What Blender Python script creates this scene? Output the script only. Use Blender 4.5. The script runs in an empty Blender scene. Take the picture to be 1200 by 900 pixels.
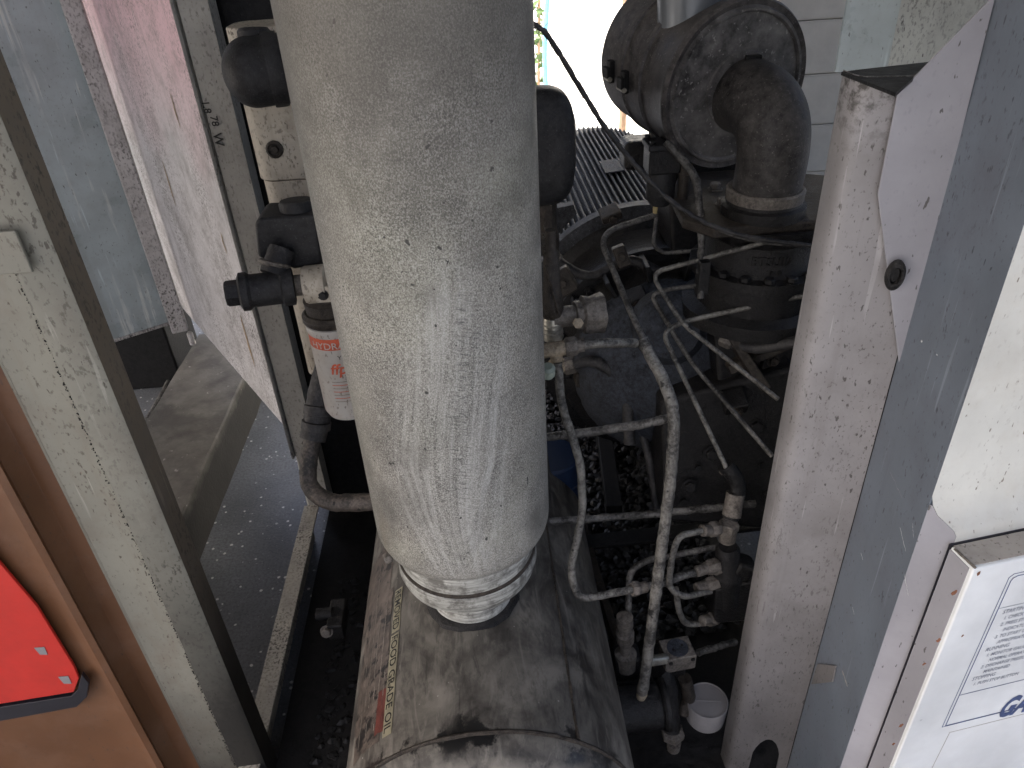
import bpy, bmesh, math, random
from mathutils import Vector, Matrix, noise
random.seed(7)
R = math.radians
C = bpy.context.scene.collection
scn = bpy.context.scene

# ------------------------------------------------------------------ camera
F = 873.3                                   # focal length in photo pixels (1200 wide)
down = Vector((80, -1350, -F)).normalized()
Zc = -down
Yc = Vector((-66, 561, -F)); Yc = (Yc - Zc*Yc.dot(Zc)).normalized()
Xc = Yc.cross(Zc)
ROT = Matrix((Xc, Yc, Zc))                  # camera -> world
EYE = Vector((0, 0, 1.5))
cd = bpy.data.cameras.new('camera'); cam = bpy.data.objects.new('camera', cd); C.objects.link(cam)
cd.sensor_width = 36; cd.lens = 36*F/1200; cd.clip_start = 0.02; cd.clip_end = 200
cam.matrix_world = Matrix.Translation(EYE) @ ROT.to_4x4()
scn.camera = cam
cd.dof.use_dof = True; cd.dof.focus_distance = 1.08; cd.dof.aperture_fstop = 18

def ray(u, v): return ROT @ Vector((u-600, -(v-450), -F))
def at(u, v, X=None, Y=None, Z=None):
    r = ray(u, v)
    t = (X/r.x) if X is not None else (Y/r.y) if Y is not None else ((Z-1.5)/r.z)
    return EYE + r*t
def az(u, v):
    r = ray(u, v); return r.x/r.y
def on_plane(u, v, p, n):
    r = ray(u, v); return EYE + r*((p-EYE).dot(n)/r.dot(n))

# ------------------------------------------------------------------ light
SUN_EL, SUN_AZ = 48, -104                    # azimuth from +Y, negative = left
w = bpy.data.worlds.new('World'); scn.world = w; w.use_nodes = True
nt = w.node_tree; bg = nt.nodes['Background']
sky = nt.nodes.new('ShaderNodeTexSky'); sky.sky_type = 'NISHITA'; sky.sun_disc = False
sky.sun_elevation = R(SUN_EL); sky.sun_rotation = R(SUN_AZ); sky.air_density = .6; sky.dust_density = 8; sky.ozone_density = 0
nt.links.new(sky.outputs[0], bg.inputs[0]); bg.inputs[1].default_value = 0.15
sl = bpy.data.lights.new('sun', 'SUN'); sl.energy = 4.0; sl.angle = R(0.5); sl.color = (1, .95, .87)
so = bpy.data.objects.new('sun', sl); C.objects.link(so)
sd = Vector((math.sin(R(SUN_AZ))*math.cos(R(SUN_EL)), math.cos(R(SUN_AZ))*math.cos(R(SUN_EL)), math.sin(R(SUN_EL))))
so.rotation_euler = sd.to_track_quat('Z', 'Y').to_euler()
scn.view_settings.view_transform = 'Standard'; scn.view_settings.look = 'None'
scn.view_settings.exposure = 1.75; scn.view_settings.gamma = 1

# ------------------------------------------------------------------ node helpers
class M:
    def __init__(s, name, rough=.6, metal=0., spec=.5):
        s.m = bpy.data.materials.new(name); s.m.use_nodes = True
        s.t = s.m.node_tree; s.b = s.t.nodes['Principled BSDF']
        s.b.inputs['Roughness'].default_value = rough; s.b.inputs['Metallic'].default_value = metal
        s.b.inputs['Specular IOR Level'].default_value = spec
        tc = s.t.nodes.new('ShaderNodeTexCoord'); s.co = tc.outputs['Object']
        g = s.t.nodes.new('ShaderNodeNewGeometry'); s.nrm = g.outputs['Normal']; s.pos = g.outputs['Position']
    def link(s, a, b):
        if isinstance(a, (int, float)): b.default_value = a
        elif isinstance(a, tuple): b.default_value = (*a, 1) if len(a) == 3 and b.type == 'RGBA' else a
        else: s.t.links.new(a, b)
    def vmap(s, scale=(1,1,1), loc=(0,0,0), rot=(0,0,0), co=None):
        n = s.t.nodes.new('ShaderNodeMapping'); s.link(co or s.co, n.inputs[0])
        n.inputs['Scale'].default_value = scale; n.inputs['Location'].default_value = loc; n.inputs['Rotation'].default_value = rot
        return n.outputs[0]
    def noise(s, scale, detail=4, rough=.55, co=None, dist=0):
        n = s.t.nodes.new('ShaderNodeTexNoise'); s.link(co or s.co, n.inputs['Vector'])
        n.inputs['Scale'].default_value = scale; n.inputs['Detail'].default_value = detail
        n.inputs['Roughness'].default_value = rough; n.inputs['Distortion'].default_value = dist
        return n.outputs['Fac']
    def voro(s, scale, co=None, feature='F1'):
        n = s.t.nodes.new('ShaderNodeTexVoronoi'); n.feature = feature; s.link(co or s.co, n.inputs['Vector']); n.inputs['Scale'].default_value = scale
        return n.outputs['Distance']
    def step(s, x, a, b, lo=0., hi=1.):
        n = s.t.nodes.new('ShaderNodeMapRange'); s.link(x, n.inputs[0])
        for i, v in zip((1,2,3,4), (a,b,lo,hi)): n.inputs[i].default_value = v
        return n.outputs[0]
    def op(s, o, a, b=0.):
        n = s.t.nodes.new('ShaderNodeMath'); n.operation = o; s.link(a, n.inputs[0]); s.link(b, n.inputs[1]); return n.outputs[0]
    def mix(s, f, a, b):
        n = s.t.nodes.new('ShaderNodeMix'); n.data_type = 'RGBA'
        s.link(f, n.inputs[0]); s.link(a, n.inputs[6]); s.link(b, n.inputs[7]); return n.outputs[2]
    def sep(s, v):
        n = s.t.nodes.new('ShaderNodeSeparateXYZ'); s.link(v, n.inputs[0]); return n.outputs
    def comb(s, x, y, z):
        n = s.t.nodes.new('ShaderNodeCombineXYZ'); s.link(x, n.inputs[0]); s.link(y, n.inputs[1]); s.link(z, n.inputs[2]); return n.outputs[0]
    def bump(s, h, strength=.3, dist=.002, base=None):
        n = s.t.nodes.new('ShaderNodeBump'); s.link(h, n.inputs['Height']); n.inputs['Strength'].default_value = strength
        n.inputs['Distance'].default_value = dist
        s.link(n.outputs[0], s.b.inputs['Normal']); return n
    def col(s, c): s.link(c, s.b.inputs['Base Color']); return s
    def rough(s, c): s.link(c, s.b.inputs['Roughness']); return s

def paint(name, base, dirt=(.05,.045,.04), amount=.5, rust=None, speck=.5, rough=.45, tint=None, drips=True, speckscale=140, low=None, bigscale=5, fade=False, streak=False):
    """aged sheet-metal paint: mottling, fine pepper specks, drips, rust"""
    m = M(name, rough)
    big = m.noise(bigscale, 6, .6)
    c = m.mix(m.step(big, .35, .7), tuple(x*.82 for x in base), tuple(min(1, x*1.08) for x in base))
    if tint:
        c = m.mix(m.step(m.op('ADD', m.sep(m.pos)[2], m.op('MULTIPLY', m.noise(2.5, 3, .5, m.vmap(loc=tint[1])), .5)), 1.1, 1.55), c, tint[0])
    # pepper
    if speck:
        sp = m.step(m.noise(speckscale, 3, .6, m.vmap((1,1,.6))), .62-.1*speck, .72-.1*speck)
        pat = m.step(m.noise(6, 3, .6, m.vmap((1,1,.5), loc=(3,1,7))), .4, .65)
        c = m.mix(m.op('MULTIPLY', sp, m.op('MULTIPLY', m.op('ADD', pat, .25), amount)), c, dirt)
        sp2 = m.step(m.noise(95, 2, .5, m.vmap((1.6,1.6,.6), loc=(9,2,4))), .69, .72)
        c = m.mix(m.op('MULTIPLY', sp2, .8), c, dirt)
    if fade:    # splashed fine dashes, denser towards the machine edge and lower down
        X = m.sep(m.pos); dn = m.step(m.op('ADD', X[2], m.op('MULTIPLY', m.noise(7, 5, .7, m.vmap(loc=(2,5,2))), .9)), 1.5, .55)
        sp3 = m.step(m.noise(150, 2, .6, m.vmap((1.3,1.3,.45), loc=(5,1,1))), .60, .64)
        c = m.mix(m.op('MULTIPLY', m.op('MULTIPLY', sp3, m.step(m.noise(14, 4, .7, m.vmap(loc=(7,1,1))), .40, .58)), m.op('MULTIPLY', dn, .75)), c, dirt)
        c = m.mix(m.op('MULTIPLY', m.step(X[2], 1.20, 1.30), m.step(m.noise(60, 5, .7), .45, .6)), c, (.05,.045,.04))
    # grime clouds
    gr = m.step(m.noise(9, 8, .72, m.vmap(loc=(5,5,5))), .48, .72)
    c = m.mix(m.op('MULTIPLY', gr, amount*(.45 if fade else .8)), c, tuple(d*2.5+.03 for d in dirt))
    if drips:
        dr = m.step(m.noise(30, 4, .6, m.vmap((1.2,1.2,.07))), .56, .74)
        c = m.mix(m.op('MULTIPLY', dr, .45*amount), c, tuple(d*3 for d in dirt))
        sc = m.step(m.noise(90, 2, .5, m.vmap((1,1,.05), rot=(.2,.1,0))), .66, .7)
        c = m.mix(m.op('MULTIPLY', sc, m.op('MULTIPLY', m.step(m.noise(4), .5, .6), .5)), c, tuple(min(1,x*1.5+.08) for x in base))
    if streak:
        sk = m.step(m.noise(1, 4, .65, m.vmap((26,26,1.6), rot=(0,.12,0)), .3), .57, .62)
        c = m.mix(m.op('MULTIPLY', m.op('MULTIPLY', sk, m.step(m.noise(3.5, 4, .6, m.vmap(loc=(2,2,2))), .42, .6)), .7), c, (.85,.88,.84))
        c = m.mix(m.op('MULTIPLY', m.step(m.noise(1, 3, .6, m.vmap((9,9,.5), rot=(0,.1,0))), .5, .62), .4), c, (.33,.36,.36))
    if rust:
        ru = m.step(m.noise(13, 6, .65, m.vmap((1,1,.5), loc=(1,8,2))), rust, rust+.05)
        c = m.mix(ru, c, m.mix(m.noise(80), (.30,.12,.03), (.10,.05,.03)))
    if low:      # oil soaked foot of the sheet (z0 fully black, z1 clean)
        z = m.sep(m.pos)[2]
        lo = m.step(m.op('ADD', z, m.op('MULTIPLY', m.op('SUBTRACT', m.noise(12, 5, .7), .5), low[2])), low[0], low[1], 1., 0.)
        c = m.mix(m.op('MULTIPLY', lo, .93), c, (.012,.011,.010))
    m.col(c); m.rough(m.step(big, .3, .7, rough-.1, rough+.15))
    m.bump(m.noise(speckscale*1.2, 3, .6), .12, .0008)
    return m.m

def greasy(name, base=(.035,.033,.032), dust=(.16,.15,.14), amount=.6, rough=.6, scale=1., metal=0., bump=.5, upmin=.12):
    """old oily machinery: dark base, dust that has settled on upward faces, lumps of grime"""
    m = M(name, rough+.08, metal, .28)
    n1 = m.noise(14*scale, 8, .68); n2 = m.noise(70*scale, 5, .7, m.vmap(loc=(4,4,4))); n3 = m.noise(260*scale, 3, .6)
    up = m.step(m.sep(m.nrm)[2], -.2, 1., upmin, 1.)
    f = m.op('MULTIPLY', m.step(m.op('ADD', m.op('MULTIPLY', n1, .6), m.op('MULTIPLY', n2, .4)), .38, .66), up)
    f = m.op('MULTIPLY', f, amount)
    c = m.mix(m.step(n2, .35, .7), tuple(x*.5 for x in base), tuple(x*1.5 for x in base))
    c = m.mix(f, c, dust)
    c = m.mix(m.op('MULTIPLY', m.step(n3, .62, .7), .35), c, tuple(min(1, x*1.7) for x in dust))
    m.col(c); m.rough(m.step(f, 0, .6, rough-.15, .85))
    m.bump(m.op('ADD', n2, m.op('MULTIPLY', n3, .5)), bump, .003)
    return m.m

# main separator tank: rattle-can grey with wiped dust
def tank_material():
    m = M('dusty_grey_tank_paint', .55)
    x, y, z = m.sep(m.co)
    big = m.noise(4.2, 5, .6); mid = m.noise(16, 5, .65, m.vmap(loc=(2,0,3)))
    c = m.mix(m.step(big, .33, .68), (.17,.162,.140), (.355,.340,.295))
    c = m.mix(m.op('MULTIPLY', m.step(mid, .45, .72), .7), c, (.115,.112,.10))
    c = m.mix(m.op('MULTIPLY', m.step(m.noise(5, 3, .5, m.vmap(loc=(7,7,1))), .5, .75), .35), c, (.36,.37,.27))
    fine = m.noise(520, 3, .7, m.vmap((1,1,.8)))
    f2 = m.noise(290, 3, .7, m.vmap(loc=(1,3,1)))
    sp = m.step(m.op('ADD', m.op('MULTIPLY', fine, .65), m.op('MULTIPLY', f2, .35)), .50, .57)
    spa = m.op('MULTIPLY', sp, m.step(m.noise(7, 5, .65, m.vmap(loc=(3,9,3))), .35, .65, .3, .8))
    # wiped area: wobbly ellipse on the front, lower half
    wz = m.op('ADD', z, 0)
    cx = m.op('ADD', m.op('ADD', x, -.012), m.op('MULTIPLY', m.op('SINE', m.op('MULTIPLY', z, 9.)), .018))
    e = m.op('ADD', m.op('POWER', m.op('DIVIDE', cx, .085), 2.), m.op('POWER', m.op('DIVIDE', m.op('ADD', z, -.27), .30), 2.))
    e = m.op('ADD', e, m.op('MULTIPLY', m.op('SUBTRACT', m.noise(11, 4, .6), .5), 1.6))
    front = m.step(y, -.02, -.08)
    wipe = m.op('MULTIPLY', m.step(e, .45, 1.15, 1., 0.), front)
    e0 = m.op('ADD', m.op('POWER', m.op('DIVIDE', m.op('ADD', cx, .0), .075), 2.), m.op('POWER', m.op('DIVIDE', m.op('ADD', z, -.29), .25), 2.))
    er = m.op('SQRT', m.op('ADD', e0, m.op('MULTIPLY', m.op('SUBTRACT', m.noise(9, 3, .5), .5), .25)))
    an = m.noise(1, 5, .7, m.comb(m.op('MULTIPLY', er, 8.), m.op('MULTIPLY', x, 6.), m.op('MULTIPLY', z, 3.)), .1)
    arcm = m.op('MULTIPLY', m.op('MULTIPLY', m.step(er, .45, .75), m.step(er, 1.35, 1.05)), m.op('MULTIPLY', front, m.step(m.op('ADD', z, m.op('MULTIPLY', m.noise(8), .2)), .50, .32)))
    arcl = m.op('MULTIPLY', m.op('MULTIPLY', m.step(an, .52, .60), arcm), m.step(m.noise(6, 2, .5, m.vmap(loc=(6,6,6))), .38, .52))
    arcd = m.op('MULTIPLY', m.step(an, .47, .40), arcm)
    # curved long strokes following the edge of the wipe
    curve = m.op('MULTIPLY', cx, m.op('ADD', 1., m.op('MULTIPLY', m.step(z, .24, .02), .9)))
    st = m.noise(1, 5, .7, m.comb(m.op('MULTIPLY', curve, 55.), 0., m.op('MULTIPLY', z, 2.6)), .5)
    st2 = m.noise(1, 3, .7, m.comb(m.op('MULTIPLY', curve, 230.), 0., m.op('MULTIPLY', z, 7.)))
    stroke = m.op('MULTIPLY', m.step(m.op('ADD', m.op('MULTIPLY', st, .75), m.op('MULTIPLY', st2, .25)), .46, .60), wipe)
    c = m.mix(m.op('MULTIPLY', wipe, .35), c, (.27,.27,.25))
    c = m.mix(m.op('MULTIPLY', stroke, .62), c, (.46,.46,.43))
    dk = m.op('MULTIPLY', m.step(m.op('ADD', m.op('MULTIPLY', st, .6), m.op('MULTIPLY', st2, .4)), .47, .38), m.op('MULTIPLY', wipe, .6))
    c = m.mix(dk, c, (.11,.11,.105))
    # short cross hatch inside the wipe
    c = m.mix(m.op('MULTIPLY', arcd, .35), c, (.12,.12,.112)); c = m.mix(m.op('MULTIPLY', arcl, .36), c, (.50,.50,.47))
    hx = m.op('ABSOLUTE', m.op('ADD', cx, m.op('MULTIPLY', m.noise(8), -.03)))
    hm = m.op('MULTIPLY', m.step(hx, .022, .01), m.op('MULTIPLY', wipe, m.step(z, .12, .2)))
    hat = m.step(m.noise(1, 3, .6, m.comb(m.op('MULTIPLY', x, 45.), 0., m.op('ADD', m.op('MULTIPLY', z, 420.), m.op('MULTIPLY', x, 150.)))), .50, .60)
    c = m.mix(m.op('MULTIPLY', m.op('MULTIPLY', hat, hm), .8), c, (.10,.10,.095))
    spa = m.op('MULTIPLY', spa, m.op('SUBTRACT', 1., m.op('MULTIPLY', m.op('MAXIMUM', stroke, arcl), .75)))
    c = m.mix(spa, c, (.040,.040,.036))
    # light grain
    c = m.mix(m.op('MULTIPLY', m.step(fine, .48, .40), .5), c, (.52,.52,.48))
    bl = m.step(m.noise(6.5, 5, .65, m.vmap((1,1,.8), loc=(4,8,5))), .56, .72)
    c = m.mix(m.op('MULTIPLY', bl, .6), c, (.085,.082,.072))
    c = m.mix(m.op('MULTIPLY', m.step(m.noise(5.5, 4, .6, m.vmap((1,1,.3), loc=(9,3,5))), .60, .72), .5), c, (.17,.13,.085))
    # bigger pits
    pit = m.step(m.noise(85, 2, .4, m.vmap(loc=(12,1,6))), .735, .75)
    c = m.mix(m.op('MULTIPLY', pit, .9), c, (.02,.02,.02))
    # brown stained, darker top end, and a darker foot
    c = m.mix(m.op('MULTIPLY', m.step(m.op('ADD', z, m.op('MULTIPLY', m.op('ADD', mid, big), .45)), .95, 1.25), .7), c, (.085,.076,.062))
    c = m.mix(m.op('MULTIPLY', m.step(z, .05, -.02), .35), c, (.12,.12,.11))
    # darker towards the left flank
    c = m.mix(m.op('MULTIPLY', m.step(m.op('ADD', x, m.op('MULTIPLY', mid, .04)), -.10, -.145), .45), c, (.09,.09,.08))
    m.col(c); m.rough(m.step(stroke, 0, 1, .5, .68))
    m.bump(m.op('ADD', m.op('MULTIPLY', fine, .7), f2), .55, .0012)
    return m.m

def neck_material():
    m = M('brushed_pale_neck_paint', .5)
    n = m.noise(1, 5, .7, m.vmap((14,14,220)))
    c = m.mix(m.step(n, .35, .65), (.2,.2,.18), (.55,.55,.50))
    c = m.mix(m.op('MULTIPLY', m.step(m.noise(22, 6, .75), .48, .60), .75), c, (.07,.065,.055))
    m.col(c); m.bump(n, .4, .001); return m.m

def receiver_material():
    m = M('oil_blackened_steel', .55)
    n1 = m.noise(7, 7, .62, dist=.8); n2 = m.noise(26, 6, .7, m.vmap((1,.5,1), loc=(3,3,3)))
    c = m.mix(m.step(n1, .36, .64), (.04,.036,.031), (.215,.20,.17))
    c = m.mix(m.op('MULTIPLY', m.step(n2, .48, .62), .6), c, (.035,.031,.027))
    sw = m.noise(1, 6, .65, m.vmap((34,7,34), rot=(0,0,.35)), 1.6)
    c = m.mix(m.op('MULTIPLY', m.step(sw, .54, .66), .38), c, (.27,.25,.215))
    c = m.mix(m.op('MULTIPLY', m.step(sw, .44, .34), .5), c, (.014,.013,.012))
    wp = m.voro(60, m.vmap((1,1,1)))
    c = m.mix(m.op('MULTIPLY', m.step(wp, .10, .06), m.step(m.noise(8), .5, .6)), c, (.38,.36,.33))
    x, y, z = m.sep(m.co)
    # wet black oil round the weld seam, bare wiped steel on the dome
    a = m.op('ABSOLUTE', m.op('ADD', y, m.op('ADD', -.075, m.op('MULTIPLY', m.op('SUBTRACT', n2, .5), .12))))
    oil = m.op('MULTIPLY', m.step(a, .045, .015), m.step(m.noise(11, 6, .7, m.vmap(loc=(1,1,9))), .50, .55))
    c = m.mix(oil, c, (.006,.006,.006))
    bare = m.op('MULTIPLY', m.step(y, .045, .02), m.step(n2, .35, .5))
    c = m.mix(m.op('MULTIPLY', bare, .8), c, (.36,.33,.27))
    m.col(c); m.rough(m.mix(oil, m.step(n1, .3, .7, .5, .75), (.32,.32,.32)))
    m.bump(m.op('ADD', n2, m.op('MULTIPLY', sw, .6)), .35, .002); return m.m

def pipe_material(name, bare, dust, f0=.45, grime=(.03,.028,.025)):
    m = M(name, .6, 0)
    n1 = m.noise(22, 6, .7); n2 = m.noise(150, 4, .7)
    up = m.step(m.sep(m.nrm)[2], -.4, .8, .25, 1.)
    c = m.mix(m.step(n1, .4, .62), grime, bare)
    f = m.op('MULTIPLY', m.step(m.op('ADD', m.op('MULTIPLY', n1, .5), m.op('MULTIPLY', n2, .5)), f0-.05, f0+.12), up)
    c = m.mix(f, c, dust)
    c = m.mix(m.step(m.noise(48, 3, .5, m.vmap(loc=(8,8,8))), .66, .70), c, (.015,.014,.012))
    m.col(c); m.bump(m.op('ADD', n1, n2), .7, .002); return m.m

def ground_material():
    m = M('wet_dark_concrete', .35)
    n = m.noise(3, 6, .6); g = m.noise(120, 3, .6)
    c = m.mix(m.step(n, .35, .7), (.12,.128,.14), (.24,.25,.265))
    c = m.mix(m.op('MULTIPLY', m.step(g, .45, .65), .5), c, (.06,.062,.068))
    chip = m.step(m.op('ADD', m.voro(34, m.vmap((1,1,1))), m.op('MULTIPLY', m.noise(60, 2), .25)), .30, .25)
    keep = m.step(m.noise(19, 2, .5, m.vmap(loc=(4,2,0))), .42, .5)
    c = m.mix(m.op('MULTIPLY', chip, keep), c, (.75,.75,.73))
    c2 = m.step(m.noise(160, 2, .5, m.vmap(loc=(1,2,0))), .68, .71)
    c = m.mix(m.op('MULTIPLY', c2, .8), c, (.4,.4,.42))
    m.col(c); m.rough(m.step(n, .35, .7, .28, .6)); m.bump(g, .35, .004); return m.m

def simple(name, base, var=.25, scale=20, rough=.6, metal=0, bump=.2, spots=None, sscale=30, st=.62):
    m = M(name, rough, metal); n = m.noise(scale, 6, .65)
    c = m.mix(m.step(n, .3, .7), tuple(x*(1-var) for x in base), tuple(min(1, x*(1+var)) for x in base))
    if spots: c = m.mix(m.step(m.noise(sscale, 5, .65, m.vmap(loc=(3,2,1))), st, st+.06), c, spots)
    m.col(c); m.bump(m.noise(scale*6, 3), bump, .001); return m.m

MT = {}
MT['tank'] = tank_material(); MT['neck'] = neck_material(); MT['receiver'] = receiver_material(); MT['ground'] = ground_material()
MT['pipe'] = pipe_material('dust_caked_steel_pipe', (.12,.108,.088), (.29,.285,.26), .48)
MT['pipe_dark'] = pipe_material('oily_dark_steel_pipe', (.06,.056,.05), (.23,.222,.205), .49)
MT['hose'] = pipe_material('weathered_rubber_hose', (.035,.033,.033), (.085,.08,.075), .52, (.012,.012,.013))
MT['hose_brown'] = pipe_material('brown_dusted_hose', (.06,.047,.037), (.17,.14,.115), .5)
MT['fitting'] = greasy('dirty_fitting_steel', (.08,.07,.06), (.34,.31,.27), .9, .5, 2.2, upmin=.4)
MT['brass'] = greasy('dirty_pale_brass', (.20,.15,.09), (.46,.41,.33), .9, .45, 2., upmin=.5)
MT['casting'] = greasy('oily_black_casting', (.010,.0095,.0095), (.075,.072,.07), .45, .45, 1.5, bump=.8)
MT['casting_brown'] = greasy('brown_oily_casting', (.026,.021,.017), (.14,.122,.10), .7, .5, 1.5, bump=.8)
MT['blue_dust'] = greasy('blue_grey_dusty_casting', (.020,.022,.026), (.12,.135,.165), .9, .75, 1.6, bump=1., upmin=.3)
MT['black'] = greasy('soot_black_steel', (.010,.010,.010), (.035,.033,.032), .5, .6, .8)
MT['rubber'] = greasy('black_rubber', (.016,.016,.017), (.085,.083,.082), .65, .6, 1.1, bump=.45, upmin=.25)
MT['elbow'] = greasy('dusty_intake_rubber', (.028,.026,.025), (.17,.158,.145), .7, .55, .9, bump=.3, upmin=.4)
MT['filter_can'] = greasy('sooty_filter_housing', (.045,.042,.042), (.22,.205,.195), .6, .5, .9, bump=.3, upmin=.4)
MT['shroud'] = greasy('dusty_fan_shroud', (.016,.016,.017), (.24,.25,.27), .8, .6, 1.2)
MT['door_blue'] = paint('bluish_door_paint', (.50,.58,.60), dirt=(.12,.13,.13), amount=.45, speck=.2, rough=.3, streak=True)
MT['door_pink'] = paint('pink_reflection_toned_paint', (.64,.63,.64), amount=.75, speck=1., rough=.8, rust=.70, tint=((.74,.53,.57), (0,1.2,.35)), speckscale=190)  # upper pink is reflected light put into the colour; specks and rust are wear
MT['strip_white'] = paint('peppered_white_trim', (.58,.56,.55), amount=.8, speck=1.1, rough=.5)
MT['frame_white'] = paint('grimy_white_frame_paint', (.42,.41,.37), amount=.7, speck=.7, rough=.5)
MT['post'] = paint('sage_grey_post_paint', (.265,.255,.205), dirt=(.06,.045,.03), amount=.7, speck=.4, rough=.5, rust=.69, low=(-.25,.25,.25))
MT['post_oily'] = paint('oily_sage_post_paint', (.265,.255,.205), dirt=(.05,.04,.028), amount=.7, speck=.7, rough=.5, low=(.08,.74,.35))
MT['post_brown'] = paint('browned_post_edge', (.21,.175,.13), amount=.7, speck=.8, rough=.5, low=(.2,.8,.35))
MT['orange'] = paint('copper_brown_sheet', (.165,.072,.030), dirt=(.09,.05,.03), amount=.35, speck=.3, rough=.42, drips=False)  # orange brown base colour for the whole panel
MT['jamb'] = paint('peppered_mauve_grey_jamb', (.30,.289,.290), amount=.75, speck=.12, rough=.5, speckscale=210, low=(-.7,.75,.6), fade=True)
MT['gusset'] = paint('lilac_grey_lip_shade', (.335,.335,.365), amount=.12, speck=.15, rough=.45, drips=False)
MT['blue_strip'] = paint('slate_blue_jamb', (.165,.195,.235), dirt=(.03,.03,.04), amount=.5, speck=.2, rough=.38, bigscale=9)
MT['cream'] = paint('aged_cream_enamel', (.68,.68,.62), dirt=(.16,.13,.09), amount=.28, speck=.25, rough=.4, rust=.69, drips=False)
MT['box'] = paint('white_enamel_chipped', (.80,.83,.83), dirt=(.25,.2,.15), amount=.07, speck=.0, rough=.35, rust=.725, drips=False)
MT['box_side'] = paint('grubby_box_edge', (.40,.37,.33), amount=.5, speck=.4, rough=.5)
MT['galv'] = paint('mottled_galvanised_sheet', (.70,.71,.64), amount=.45, speck=.9, rough=.42, speckscale=200, drips=False)
MT['rail'] = paint('greasy_cream_rail', (.50,.47,.40), amount=.9, speck=1.2, rough=.55)
MT['column'] = paint('stained_cream_duct', (.52,.47,.38), dirt=(.06,.045,.03), amount=.9, speck=.7, rough=.5, rust=.68)
MT['canister'] = paint('stained_white_canister', (.50,.48,.44), dirt=(.10,.07,.05), amount=.75, speck=.3, rough=.4)
MT['concrete'] = simple('damp_brown_concrete', (.115,.105,.095), .35, 12, .8, bump=.5, spots=(.35,.33,.30), sscale=40, st=.69)
MT['wallwhite'] = simple('white_render', (.80,.81,.78), .05, 5, .8)
MT['block'] = simple('painted_block', (.50,.48,.42), .12, 8, .75)
MT['rust'] = simple('rusty_steel', (.22,.09,.045), .5, 30, .8)
MT['woodpost'] = simple('brown_painted_post', (.22,.14,.09), .3, 20, .6)
MT['red'] = simple('red_enamel', (.58,.03,.02), .1, 14, .35, bump=.03, spots=(.55,.45,.4), sscale=16, st=.735)
MT['black_trim'] = simple('black_trim', (.015,.015,.022), .2, 14, .35, bump=.03)
MT['redprint'] = simple('red_print', (.50,.09,.04), .3, 60, .6)
MT['blueprint'] = simple('navy_print', (.06,.09,.20), .4, 90, .5)
MT['greyprint'] = simple('faded_grey_print', (.22,.24,.29), .2, 90, .5)
MT['blackprint'] = simple('black_print', (.02,.02,.018), .2, 50, .6)
MT['tape'] = simple('dirty_cream_tape', (.27,.25,.17), .3, 40, .5, spots=(.08,.07,.05), sscale=60, st=.6)
MT['decal'] = simple('oil_stained_decal', (.105,.085,.07), .6, 35, .5, spots=(.015,.013,.012), sscale=28, st=.55)
MT['decal_line'] = simple('faint_decal_print', (.22,.195,.165), .5, 60, .6)
MT['decal_red'] = simple('faded_red_decal', (.12,.03,.022), .4, 50, .5)
MT['bluebox'] = simple('dark_blue_drum', (.010,.025,.065), .3, 6, .5)
MT['cap'] = simple('grey_white_plastic', (.27,.26,.26), .12, 16, .5, bump=.06)
MT['gravel'] = simple('oily_gravel', (.018,.018,.018), .5, 60, .45, bump=.5)
MT['steelband'] = simple('worn_steel_band', (.42,.40,.34), .5, 50, .35, .6)
MT['roof'] = simple('corrugated_canopy_sheet', (.16,.16,.165), .2, 3, .7)
MT['leaf'] = simple('leaf_green', (.06,.11,.03), .4, 30, .6)
MT['ductgrey'] = simple('grey_steel_duct', (.16,.175,.19), .12, 6, .32, .3, bump=.03)
MT['cloth'] = simple('yellow_tag', (.45,.36,.16), .3, 40, .7)

def plinth_mat():
    m = M('stained_plinth_concrete', .75); n = m.noise(12, 6, .65); x, y, z = m.sep(m.co)
    c = m.mix(m.step(n, .3, .7), (.10,.092,.08), (.18,.168,.15))
    c = m.mix(m.step(m.noise(42, 5, .65, m.vmap((1,1,1))), .66, .70), c, (.42,.40,.37))
    c = m.mix(m.op('MULTIPLY', m.step(m.noise(5, 4, .6), .5, .6), .5), c, (.05,.047,.042))
    darkened = m.step(m.op('ADD', z, m.op('MULTIPLY', m.op('SUBTRACT', n, .5), .05)), .19, .16)  # darkens the plinth everywhere below its top edge
    c = m.mix(m.op('MULTIPLY', darkened, .85), c, (.028,.026,.024))
    m.col(c); m.bump(m.op('ADD', n, m.noise(90, 3)), .5, .004); return m.m
# ------------------------------------------------------------------ object helpers
def thing(name, label, cat, loc, group=None):
    o = bpy.data.objects.new(name, None); C.objects.link(o); o.location = loc; o.empty_display_size = .05
    o['label'] = label; o['category'] = cat
    if group: o['group'] = group
    return o
def link_mesh(name, bm, mat, parent=None, smooth=True, org=None, sharp=38):
    bmesh.ops.remove_doubles(bm, verts=bm.verts, dist=1e-6)
    bmesh.ops.recalc_face_normals(bm, faces=bm.faces)
    base = Vector(parent.matrix_basis.translation) if parent else Vector(org or (0,0,0))
    if parent and parent.parent: base = Vector((0,0,0)); q = parent
    if parent:
        base = Vector((0,0,0)); q = parent
        while q: base += q.location; q = q.parent
    bmesh.ops.translate(bm, verts=bm.verts, vec=-base)
    me = bpy.data.meshes.new(name); bm.to_mesh(me); bm.free()
    o = bpy.data.objects.new(name, me); C.objects.link(o); me.materials.append(MT[mat] if isinstance(mat, str) else mat)
    if parent: o.parent = parent
    else: o.location = base
    if smooth:
        for p in me.polygons: p.use_smooth = True
        try: me.set_sharp_from_angle(angle=R(sharp))
        except Exception: pass
    return o
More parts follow.
